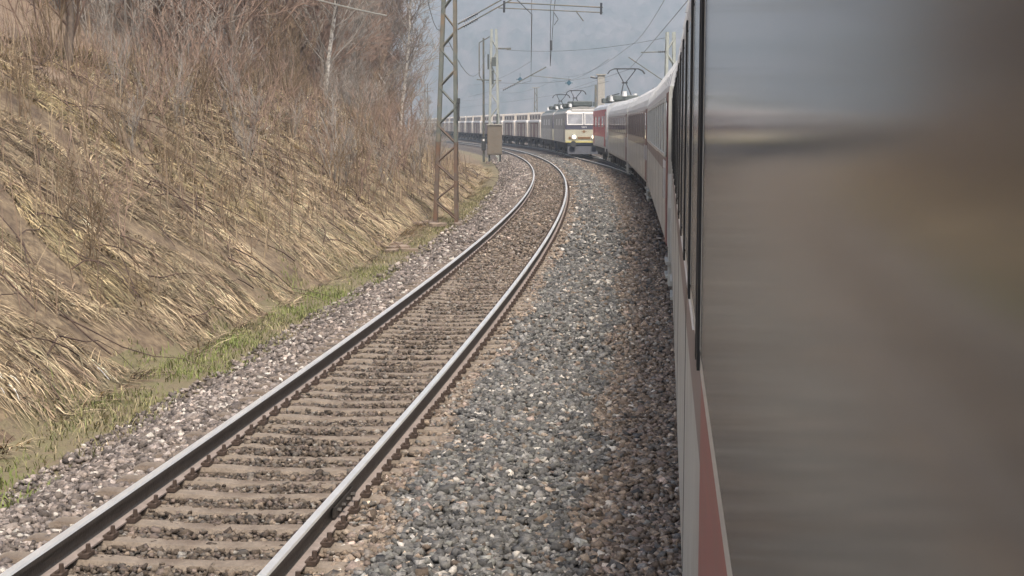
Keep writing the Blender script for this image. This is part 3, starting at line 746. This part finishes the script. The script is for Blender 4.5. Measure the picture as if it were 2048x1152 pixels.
ar = MB(); ar.tube((-.3, 0, 8.25), (-1.9, 0, 8.2), .04, None, 6); ar.tube((-.3, 0, 6.3), (-2.7, 0, 7.9), .035, None, 6); ar.build_each('cantilever_tube', M['mast'], m4)
i4 = MB(); insulator(i4, (-.35, 0, 8.25), (-.8, 0, 8.24), .08, 4); insulator(i4, (-1.0, 0, 5.9), (-1.5, 0, 5.5), .1, 4); i4.build_each('insulator', M['insul'], m4)
m5 = tag(empty('concrete_mast', (9.25, 152, -1)), 'broad pale mast top standing behind the red locomotive', 'mast')
MB().box((0, 0, 4.3), (.75, .6, 8.6), ch=.05).build('column', M['concrete'], m5); MB().box((0, 0, 8.66), (1.0, .8, .12)).build('cap', M['concrete'], m5); MB().box((-.55, 0, 3.9), (.22, .5, 7.4), ch=.03).build('ladder_duct', M['mast'], m5)
MB().tube((-.4, 0, 8.3), (-1.1, 0, 8.45), .09, .14, 6).build('lamp_arm', M['insul'], m5)
m6 = lattice_mast(4.1, 252, -.3, 9.0, .8, .5, 1.2, 'faint distant lattice mast behind the freight wagons', r=.07)
MB().box((0, 0, 9.06), (1.3, .5, .1)).build('cap', M['concrete'], m6)
m7 = lattice_mast(-13.6, 232, -.3, 9.2, .8, .5, 1.2, 'faintest far mast beyond the wagons left of the signal post', r=.06)
# small insulators hanging on span wires
for (x, y, z, lb) in ((.72, 131, 6.55, 'small dark blue diamond-shaped insulator hanging in the span wire right of the far mast'), (4.9, 126, 6.1, 'small dark blue insulator hanging just above the freight pantographs')):
    mb = MB(); mb.box((0, 0, 0), (.34, .2, .34), 0, Matrix.Rotation(.785, 3, 'Y').to_euler()); mb.tube((-.35, 0, .0), (.35, 0, .0), .05, None, 6); mb.tube((0, 0, 0), (0, 0, .55), .02, None, 5)
    o_ = mb.build('hanging_insulator', mat('blue_insulator', (.05, .12, .17), rough=.4)); o_.location = (x, y, z); tag(o_, lb, 'insulator')
wire('span_wire', sag((-1.4, 118, 5.9), (7.9, 150, 7.3), 14, .25), .014, 'thin span wire crossing from the far mast to the right above both trains', 'wire')
wire('span_wire', sag((-1.4, 118, 8.6), (10.2, 95, 8.2), 14, .5), .012, 'thin high span wire between the far mast and the mast behind the coaches', 'wire')
wire('feeder_cable', sag((-7.6, 22, 5.9), (-5.3, 62, 7.15), 10, .15), .03, 'thick pale cable slanting across the wood at the upper left', 'cable', M['pale_cable'])
wire('feeder_wire', sag((-2.75, 46.5, 6.95), (-3.2, 70, 7.55), 6, .9), .012, 'thin dark wire drooping left of the lattice mast', 'wire')
wire('feeder_wire', sag((-2.0, 46.5, 5.2), (-2.1, 118, 8.4), 12, 1.5), .012, 'thin dark wire sagging between the lattice mast and the far mast', 'wire')

# ------------------------------------------------------------ passenger train
HW = 1.41
PROF = [(HW-.03, .80), (HW, .92), (HW, 1.90), (HW, 2.10), (HW, 3.04), (HW-.015, 3.16), (HW-.06, 3.36), (HW-.2, 3.62), (HW-.45, 3.83), (HW-.8, 3.97), (.3, 4.03)]
def coach(loc, rz, L, label, windows, doors, low='coach_grey', band='coach_band', wb='coach_band', glass='glass', bars=False, simple=False, glass_frames='alu', reds=(), sill=False):
    root = tag(empty('passenger_coach', loc, rz), label, 'coach')
    body = MB()
    L0, L1 = .25, L-.25
    half = PROF[:6]; poly = [(-x, z) for x, z in half]+[(x, z) for x, z in reversed(half)]
    n = len(poly); names = ['low', 'low', 'band', 'wb', 'up']
    mis = [0, 0, 1, 2, 3, 3, 3, 2, 1, 0, 0, 0]
    body.prism(poly, 'y', L0, L1, 0, mis)
    body.build('body', [M[low], M[band], M[wb], M['coach_white']], root)
    ru = PROF[5:]; rp = [(-x, z) for x, z in ru]+[(x, z) for x, z in reversed(ru)]
    rb = MB(); rb.prism(rp, 'y', L0+.02, L1-.02); 
    for i in range(int(L/1.2)): rb.prism([(u*1.008, w+.008) for u, w in rp], 'y', L0+.5+i*1.2, L0+.54+i*1.2)
    rb.build('roof', M['coach_roof'], root, smooth=False)
    if sill: MB().box((-(HW-.002), (L+7.8)/2, 2.112), (.018, L-8.4, .03)).build('sill_strip', M['wag_white'], root)
    # end vestibule diaphragms
    for e_ in (L0-.2, L1): MB().box((0, e_+.1, 2.2), (1.5, .24, 2.5), ch=.05).build('gangway', M['rubber'], root)
    # windows: frame + rubber + pane
    for (a, b) in windows:
        z0, z1 = (2.13, 3.0)
        for sd2 in ((-1,) if simple else (-1, 1)):
            f = MB(); t_ = .045; x = sd2*(HW+(.008 if glass != 'glass_own' else -.0105))
            f.box((x, (a+b)/2, z0+t_/2), (.034, b-a, t_)); f.box((x, (a+b)/2, z1-t_/2), (.034, b-a, t_))
            f.box((x, a+t_/2, (z0+z1)/2), (.036, t_, z1-z0-2*t_)); f.box((x, b-t_/2, (z0+z1)/2), (.036, t_, z1-z0-2*t_))
            w_ = f.build('window', M[glass_frames], root)
            p_ = MB(); p_.box((sd2*(HW+.001), (a+b)/2, (z0+z1)/2), (.012, b-a-2*t_+.01, z1-z0-2*t_+.01)); p_.build('pane', M[glass], w_)
            if glass == 'glass_own':
                for e_ in (a-.03, b+.03): MB().box((sd2*(HW+.001), e_, (z0+z1)/2), (.024, .06, z1-z0)).build('rubber_seal', M['rubber'], w_)
    for (a, b, mt) in doors:
        for sd2 in (-1, 1):
            d_ = MB(); x = sd2*(HW-.002); d_.box((x, (a+b)/2, 1.98), (.026, b-a, 2.2), ch=.01); do = d_.build('door', M[mt], root)
            MB().box((sd2*(HW+.012), (a+b)/2, 2.55), (.012, (b-a)*.55, .8)).build('pane', M['glass'], do)
            MB().box((sd2*(HW+.03), b-.1, 1.75), (.04, .035, .45)).build('handle', M['alu'], do)
    for (a, b, z0, z1) in reds:
        MB().box((-(HW-.003), (a+b)/2, (z0+z1)/2), (.010, b-a, z1-z0)).build('red_panel', M['coach_red'], root)
    if bars:
        mk = MB()  # row of short plain white bars on the band below the windows
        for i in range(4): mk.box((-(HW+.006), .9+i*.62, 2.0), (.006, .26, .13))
        mk.build_each('white_bar', M['wag_white'], root)
    # underframe, bogies, boxes
    u = MB(); u.box((0, L/2, .72), (2.3, L-1.2, .16)); 
    rr = random.Random(int(L*10+loc[1]))
    for i in range(5):
        yy = L*.3+i*L*.1; u.box((-.75, yy, .5), (.75, L*.07, .36), ch=.03); u.box((.75, yy, .5), (.75, L*.07, .36), ch=.03)
    u.build_each('underframe', M['under'], root)
    for yb in (L*.14, L*.86):
        bg_ = MB()
        for q in (-1, 1):
            bg_.box((q*1.0, yb, .52), (.14, 3.1, .24), ch=.03)
            for w_ in (-1.25, 1.25): bg_.box((q*1.02, yb+w_, .42), (.22, .34, .34), ch=.03)
            bg_.tube((q*1.02, yb-.25, .4), (q*1.02, yb-.25, .8), .11, None, 8); bg_.tube((q*1.02, yb+.25, .4), (q*1.02, yb+.25, .8), .11, None, 8)
        bo = bg_.build('bogie', M['under'], root)
        for w_ in (-1.25, 1.25):
            wm = MB()
            for q in (-1, 1): wm.tube((q*.70, yb+w_, .46), (q*.82, yb+w_, .46), .46, None, 20)
            wm.tube((-.7, yb+w_, .46), (.7, yb+w_, .46), .08, None, 8); wm.build('wheelset', M['wheel'], bo)
    st = MB()
    for (a, b, mt) in doors:
        for q in (-1, 1): st.box((q*(HW-.12), (a+b)/2, .62), (.26, b-a, .05)); st.box((q*(HW-.1), (a+b)/2, .42), (.22, b-a-.1, .04))
    for q in (-1, 1):
        for yy in (.6, L-.6): st.box((q*(HW-.06), yy, .55), (.07, .35, .55), ch=.015)
    st.build_each('footstep', M['coach_grey'], root)
    sm = MB()
    for i in range(1, int(L/3.1)): sm.box((-(HW-.003), i*3.1+.4, 1.5), (.009, .014, 1.1))
    sm.build_each('panel_seam', M['under'], root)
    bf = MB()
    for q in (-1, 1):
        for yy, d_ in ((.25, -1), (L-.25, 1)): bf.tube((q*.87, yy-.05*d_, 1.05), (q*.87, yy+.2*d_, 1.05), .2, .22, 14)
    bf.build_each('buffer', M['dark_steel'], root)
    return root
def wins(a, b, n, w): 
    p = (b-a)/n; return [(a+i*p+(p-w)/2, a+i*p+(p+w)/2) for i in range(n)]
th = math.atan(.106)
# own coach: origin 4.5 m behind the camera
oc = Vector((.08+1.41/math.cos(th), 0, 0))-Vector((math.sin(th), math.cos(th), 0))*4.5
Y0 = 4.5/math.cos(th)*0+4.5
own_w = [(1.2, Y0+2.78)]+[(Y0+a, Y0+a+1.02) for a in (2.98, 4.16, 5.34, 6.52, 7.9, 9.3, 10.7, 12.1, 13.5, 14.9, 16.3)]
coach(oc, -th, 24.9, 'nearest grey coach with red end filling the right edge, seen along its row of windows', own_w, [(Y0+18.2, Y0+19.1, 'coach_grey')], glass='glass_own', glass_frames='alu', simple=False,
      reds=[(1.0, Y0+2.85, .93, 2.11)], wb='coach_grey', sill=True)
def joints(a, b): return Vector((float(xc1(a))+.0, a, 0)), Vector((float(xc1(b)), b, 0))
J = [(20.35, 44.5), (44.5, 69), (69, 93.3)]
spec = [dict(label='second coach ahead with large green-tinted windows and white marks under them', wb='coach_grey', windows=wins(1.6, 22.6, 11, 1.62), doors=[(.4, 1.2, 'maroon'), (22.9, 23.7, 'coach_band')], glass='glass_b', bars=True, sill=True, glass_frames='alu'),
        dict(label='third coach ahead with a plain dark brownish window band and no white marks', windows=wins(2.2, 22, 9, 1.3), doors=[(.4, 1.3, 'maroon'), (22.7, 23.6, 'coach_white')], low='coach_grey', glass_frames='coach_band', glass='glass_b'),
        dict(label='fourth coach ahead, coupled to the red locomotive, with its band of dark windows', windows=wins(1.8, 21.8, 10, 1.5), doors=[(22.4, 23.3, 'coach_white'), (.4, 1.2, 'maroon')], glass_frames='coach_band')]
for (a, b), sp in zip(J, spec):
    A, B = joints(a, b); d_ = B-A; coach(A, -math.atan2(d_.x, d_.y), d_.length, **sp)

def pantograph(parent, y, z0, zh, wid, folded=False):
    p = MB()
    p.box((0, y, z0+.05), (1.5, 1.3, .06))
    knee = Vector((0, y+1.15, (z0+zh)/2+.05)) if not folded else Vector((0, y+1.2, z0+.3))
    for q in (-1, 1):
        p.tube((q*.35, y-.3, z0+.1), knee+Vector((q*.08, 0, 0)), .045, .035, 6)
        p.tube(knee+Vector((q*.06, 0, 0)), (q*wid*.24, y-.1, zh-.12), .032, .028, 6)
    p.tube(knee-Vector((.2, 0, 0)), knee+Vector((.2, 0, 0)), .05, None, 6)
    o_ = p.build('pantograph', M['dark_steel'], parent)
    h = MB()
    for yy in (y-.32, y+.12):
        pts = [(-wid/2, yy, zh-.34), (-wid*.44, yy, zh-.13), (-wid*.33, yy, zh-.01), (wid*.33, yy, zh-.01), (wid*.44, yy, zh-.13), (wid/2, yy, zh-.34)]
        h.path(pts, .032, 6)
        h.box((0, yy, zh), (wid*.62, .09, .05))
    for q in (-1, 1): h.box((q*wid*.24, y-.1, zh-.07), (.06, .5, .08))
    h.build('pantograph_head', M['dark_steel'], o_)
def bogie(parent, yb, wb=2.5, r=.6):
    b = MB()
    for q in (-1, 1):
        b.box((q*1.08, yb, .62), (.16, wb+1.3, .26), ch=.04)
        for w_ in (-wb/2, wb/2):
            b.box((q*1.12, yb+w_, .58), (.2, .4, .4), ch=.04); b.tube((q*1.1, yb+w_*.5, .45), (q*1.1, yb+w_*.5, .95), .13, None, 8)
    bo = b.build('bogie', M['under'], parent)
    for w_ in (-wb/2, wb/2):
        wm = MB()
        for q in (-1, 1): wm.tube((q*.7, yb+w_, r), (q*.83, yb+w_, r), r, None, 20)
        wm.tube((-.7, yb+w_, r), (.7, yb+w_, r), .1, None, 8); wm.build('wheelset', M['wheel'], bo)
# red locomotive
A, B = joints(93.6, 111); d_ = B-A; LL = d_.length
rl = tag(empty('locomotive', A, -math.atan2(d_.x, d_.y)), 'red and pale grey electric locomotive with raised pantograph, hauling the passenger train', 'locomotive')
RPf = [(1.42, 1.0), (1.45, 1.15), (1.45, 1.75), (1.45, 3.55), (1.36, 3.75), (1.0, 3.98), (.4, 4.08)]
bodyp = [(-x, z) for x, z in RPf]+[(x, z) for x, z in reversed(RPf)]
mb = MB(); mb.prism(bodyp, 'y', .3, LL-.3, 2, [0, 0, 1, 2, 2, 2, 2, 2, 2, 2, 1, 0, 0, 0]); mb.build('body', [M['coach_white'], M['loco_red'], M['coach_roof']], rl)
mb = MB(); mb.box((-1.455, 1.1, 2.1), (.02, .9, 2.6)); mb.build('cab_pillar', M['coach_white'], rl); MB().box((-1.456, 1.3, 1.35), (.02, 1.2, .5)).build('red_panel', M['coach_red'], rl)
for yy in (4.5, 8.7, 12.9): f = MB().box((-1.458, yy, 2.75), (.02, 1.6, .7)).build('side_window', M['alu'], rl); MB().box((-1.47, yy, 2.75), (.01, 1.45, .58)).build('pane', M['glass'], f)
for yy in (2.2, 15.6): f = MB().box((-1.458, yy, 2.2), (.02, .75, 2.1)).build('door', M['loco_red'], rl); MB().box((-1.475, yy, 2.8), (.01, .5, .7)).build('pane', M['glass'], f)
bogie(rl, 4.2); bogie(rl, LL-4.2); MB().box((0, LL/2, .8), (2.5, LL-1, .45), ch=.05).build_each('underframe', M['under'], rl)
q_ = MB()
for i, yy in enumerate((1.6, 4.9, 7, 9.5, 12.5)): q_.box((-.2+.2*(i % 2), yy, 4.28), (1.7, 1.5, .34), ch=.05)
q_.path([(-.6, 1, 4.55), (-.6, 14, 4.6)], .035, 6); q_.build_each('roof_equipment', M['lroof'], rl)
w_ = MB()
for (xx, yy, zz) in ((-1.05, 1.0, 4.28), (-.25, .9, 4.6), (.6, 3, 4.5), (-.6, 8, 4.5)): w_.tube((xx, yy, zz-.22), (xx, yy, zz+.1), .16, .13, 10)
w_.build_each('insulator', M['white_insul'], rl)
pantograph(rl, 3.2, 4.35, 6.22, 2.45)

# ------------------------------------------------------------ freight locomotives
def freight_loco(y0, L, label, lit):
    """front (facing the camera) at y0"""
    A = Vector((float(xcm(y0)), y0, 0)); B = Vector((float(xcm(y0+L)), y0+L, 0)); d_ = B-A
    g = tag(empty('locomotive', A, -math.atan2(d_.x, d_.y)), label, 'locomotive')
    hw = 1.48
    side = [(hw, 1.12), (hw, 2.15), (hw, 3.42), (hw-.12, 3.62), (hw-.55, 3.9), (.3, 3.98)]
    poly = [(-x, z) for x, z in side]+[(x, z) for x, z in reversed(side)]
    mb = MB(); mb.prism(poly, 'y', .55, L-.4, 1, [0, 1, 1, 2, 2, 2, 2, 2, 1, 1, 0, 0]); mb.build('body', [M['lpale'], M['lgrey'], M['lroof']], g)
    # shaped cab front: lower nose vertical, windscreen raked
    fr = MB()
    fy = {1.12: .02, 2.15: 0, 2.5: .06, 3.45: .42, 3.62: .5}
    zs = [1.12, 2.15, 2.5, 3.45, 3.75]; yy = [.04, 0, .08, .40, .62]; ww = [hw, hw, hw, hw-.06, hw-.32]
    for i in range(4):
        a, b = i, i+1
        fr.add([(-ww[a], yy[a], zs[a]), (ww[a], yy[a], zs[a]), (ww[b], yy[b], zs[b]), (-ww[b], yy[b], zs[b])], [(0, 1, 2, 3)], [0, 1, 1, 2][i])
        for q in (-1, 1): fr.add([(q*ww[a], yy[a], zs[a]), (q*ww[b], yy[b], zs[b]), (q*ww[b], .70, zs[b]), (q*ww[a], .70, zs[a])], [(0, 1, 2, 3)], [0, 1, 1, 2][i])
    fr.add([(-ww[4], .62, 3.75), (ww[4], .62, 3.75), (ww[4]-.2, 1.2, 3.92), (-ww[4]+.2, 1.2, 3.92)], [(0, 1, 2, 3)], 2)
    fr.build('cab_front', [M['cream'], M['ldark'], M['coach_white']], g)
    rk = math.atan((.40-.08)/(3.45-2.5))
    def onf(x, z, dy=-.02): return (x, .08+(z-2.5)*math.tan(rk)+dy, z)
    E = Matrix.Rotation(-rk, 3, 'X').to_euler()
    for q in (-1, 1):
        f = MB(); cx_, cz = q*.69, 2.97
        f.box(onf(cx_, cz+.42), (1.30, .05, .085), 0, E); f.box(onf(cx_, cz-.42), (1.30, .05, .085), 0, E)
        f.box(onf(cx_-.61, cz), (.085, .052, .9), 0, E); f.box(onf(cx_+.61, cz), (.085, .052, .9), 0, E)
        o_ = f.build('windscreen', M['coach_white'], g); MB().box(onf(cx_, cz, -.012), (1.14, .03, .78), 0, E).build('pane', M['screen'], o_)
    MB().box((0, .52, 3.66), (1.9, .14, .18), ch=.03).build('headlight_box', M['coach_white'], g)
    for q in (-1, 1):
        h = MB().tube((q*.78, .02, 1.58), (q*.78, -.05, 1.58), .23, .25, 18).build('headlight_housing', M['alu'], g)
        MB().tube((q*.78, -.051, 1.58), (q*.78, -.065, 1.58), .15 if lit else .15, None, 18).build('headlight', M['lamp'] if lit else M['screen'], h)
        MB().tube((q*1.12, .01, 1.5), (q*1.12, -.03, 1.5), .1, None, 12).build('marker_lamp', M['brown'], g)
    MB().box((0, -.005, 1.5), (.98, .03, .16)).build('grille', M['brown'], g)
    MB().box((0, -.02, 1.18), (2.9, .06, .09)).build('yellow_edge', M['yellow'], g)
    em = MB(); em.tube((0, -.005, 2.0), (0, -.02, 2.0), .11, None, 10); em.box((0, -.012, 2.02), (.42, .012, .03)); em.build_each('emblem', M['brown'], g)
    if lit:
        cu = bpy.data.curves.new('number', 'FONT'); cu.body = '383'; cu.size = .24; cu.align_x = 'CENTER'; cu.extrude = .006
        to = bpy.data.objects.new('number', cu); COL.objects.link(to)
        dg = bpy.context.evaluated_depsgraph_get(); me = bpy.data.meshes.new_from_object(to.evaluated_get(dg)); bpy.data.objects.remove(to)
        me.materials.clear(); me.materials.append(M['wag_white']); n_ = bpy.data.objects.new('number', me); COL.objects.link(n_); n_.parent = g
        n_.rotation_euler = (math.radians(90), 0, 0); n_.location = (0, .035, 2.24); n_.scale = (1.25, 1, 1)
    pl = MB(); pl.prism([(-.05, .22), (-.35, .22), (.1, 1.05), (.4, 1.05)], 'x', -1.3, 1.3); pl.build('plough', M['lblue'], g)
    bb = MB(); bb.box((0, .2, 1.0), (2.75, .5, .24), ch=.03); bb.build('buffer_beam', M['lblue'], g)
    for q in (-1, 1): MB().tube((q*.87, 0, 1.02), (q*.87, -.5, 1.02), .17, .24, 14).build('buffer', M['dark_steel'], g)
    bogie(g, 4.0); bogie(g, L-4.0); MB().box((0, L/2, .85), (2.4, L-1.4, .5), ch=.05).build_each('underframe', M['under'], g)
    re = MB()
    for (yy_, w_, h_) in ((2.4, 1.6, .42), (6, 2.0, .3), (8.5, 1.4, .5), (12, 1.9, .35)): re.box((0, yy_, 4.0+h_/2), (w_, 1.9, h_), ch=.06)
    for i in range(6): re.tube((-.9+.36*i, 1.6, 4.0), (-.9+.36*i, 1.6, 4.35), .05, None, 6)
    re.build_each('roof_equipment', M['lroof'], g)
    wi = MB(); wi.tube((-1.0, 1.3, 3.95), (-1.0, 1.3, 4.2), .14, .1, 10); wi.tube((-.9, 14, 3.95), (-.9, 14, 4.25), .14, .1, 10); wi.build_each('insulator', M['white_insul'], g)
    pantograph(g, 9.0, 4.1, 5.42, 1.7)
    for i in range(3): f = MB().box((-hw-.006, 4.6+i*3.4, 2.75), (.02, 1.5, .55)).build('side_grille', M['alu'], g)
    f = MB().box((-hw-.008, 1.9, 2.3), (.02, .7, 2.1)).build('door', M['lgrey'], g); MB().box((-hw-.022, 1.9, 2.95), (.01, .45, .6)).build('pane', M['glass'], f)
    return g
freight_loco(115.5, 16.8, 'leading cream and dark electric locomotive with two lit headlights facing the camera', True)
freight_loco(133.2, 16.8, 'second grey and cream electric locomotive coupled close behind the leading one', False)

# ------------------------------------------------------------ freight wagons
def make_wagon():
    g = empty('freight_wagon'); L = 11.6
    b = MB(); b.box((0, L/2, 1.95), (2.7, L-.3, 1.55), 0); b.build('body', M['wag_pink'], g)
    e = MB()
    for yy in (.13, L-.13): e.box((0, yy, 1.95), (2.84, .12, 1.6)); e.box((-1.38, yy+(.8 if yy < 1 else -.8), 1.95), (.1, 1.7, 1.6)); e.box((1.38, yy+(.8 if yy < 1 else -.8), 1.95), (.1, 1.7, 1.6))
    for yy in (3.9, 7.7): e.box((-1.37, yy, 1.88), (.08, .7, 1.42)); e.box((1.37, yy, 1.88), (.08, .7, 1.42))
    e.build_each('end_panel', M['wag_pale'], g)
    r_ = MB(); r_.box((0, L/2, 2.86), (2.92, L-.9, .24), ch=.03); r_.build('top_rail', M['wag_white'], g)
    c = MB(); c.prism([(-1.3, 2.7), (1.3, 2.7), (1.3, 3.62), (1.1, 3.85), (-1.1, 3.85), (-1.3, 3.62)], 'y', .5, L-.5); c.build('cover', M['wag_pale'], g)
    h = MB()
    for yy in (1.8, 4.6, 7.4, 10.0): h.box((-1.305, yy, 3.3), (.02, 1.0, .42)); h.box((1.305, yy, 3.3), (.02, 1.0, .42))
    h.box((.0, .49, 3.3), (1.3, .02, .5)); h.build_each('hatch', M['wag_dark'], g)
    u = MB(); u.box((0, L/2, 1.05), (2.5, L-.2, .22)); u.box((0, L/2, .75), (1.2, L*.4, .4)); u.build_each('underframe', M['under'], g)
    for yb in (2.0, L-2.0):
        bo = MB()
        for q in (-1, 1): bo.box((q*1.0, yb, .55), (.14, 2.4, .3), ch=.03)
        bo = bo.build('bogie', M['under'], g)
        wm = MB()
        for w_ in (-.85, .85):
            for q in (-1, 1): wm.tube((q*.7, yb+w_, .46), (q*.83, yb+w_, .46), .46, None, 14)
            wm.tube((-.7, yb+w_, .46), (.7, yb+w_, .46), .08, None, 6)
        wm.build('wheelset', M['wheel'], bo)
    bf = MB()
    for q in (-1, 1): bf.tube((q*.87, 0, 1.05), (q*.87, -.35, 1.05), .16, .2, 10); bf.tube((q*.87, L, 1.05), (q*.87, L+.35, 1.05), .16, .2, 10)
    bf.build_each('buffer', M['dark_steel'], g)
    return g
wp = make_wagon(); y = 151.4; k = 0
while y < 500 and k < 27:
    o_ = wp if k == 0 else copy_tree(wp)
    A = Vector((float(xcm(y)), y, 0)); dyy = 11.6
    for _ in range(3):
        B = Vector((float(xcm(y+dyy)), y+dyy, 0)); dyy *= 11.6/(B-A).length
    d_ = B-A; o_.location = A; o_.rotation_euler = (0, 0, -math.atan2(d_.x, d_.y))
    tag(o_, '%s pale and pinkish freight wagon counted back from the two freight locomotives' % ORD[k], 'wagon', 'freight wagons in the train behind the two locomotives')
    y += dyy*1.11; k += 1

# ------------------------------------------------------------ debris on the verge
def rubble(x, y, n, s, seed, label, mt):
    r_ = random.Random(seed); mb = MB()
    for i in range(n):
        p = Vector((r_.uniform(-.5, .5)*s*3, r_.uniform(-.5, .5)*s*3, r_.uniform(0, .25)*s))
        mb.box(p, (s*r_.uniform(.3, 1.0), s*r_.uniform(.15, .5), s*r_.uniform(.08, .3)), 0, Matrix.Rotation(r_.uniform(0, 3), 3, 'Z').to_euler(), ch=.01)
    for i in range(5):
        a = r_.uniform(0, 6.28); p = Vector((math.cos(a)*s*.6, math.sin(a)*s*.6, s*.1)); mb.tube(p, p+Vector((r_.uniform(-1, 1), r_.uniform(-1, 1), r_.uniform(.05, .5)))*s, .02, .008, 5)
    o_ = mb.build('debris_heap', mt); o_.location = (x, y, float(terrain(x, y))+.02); tag(o_, label, 'debris', 'heaps of dead wood on the verge')
rubble(-3.05, 37.5, 16, .5, 1, 'dark heap of broken wood at the foot of the slope before the lattice mast', M['bark'])
rubble(-3.0, 45.5, 12, .55, 2, 'dark earthy lump of roots touching the left foot of the lattice mast', M['bark'])
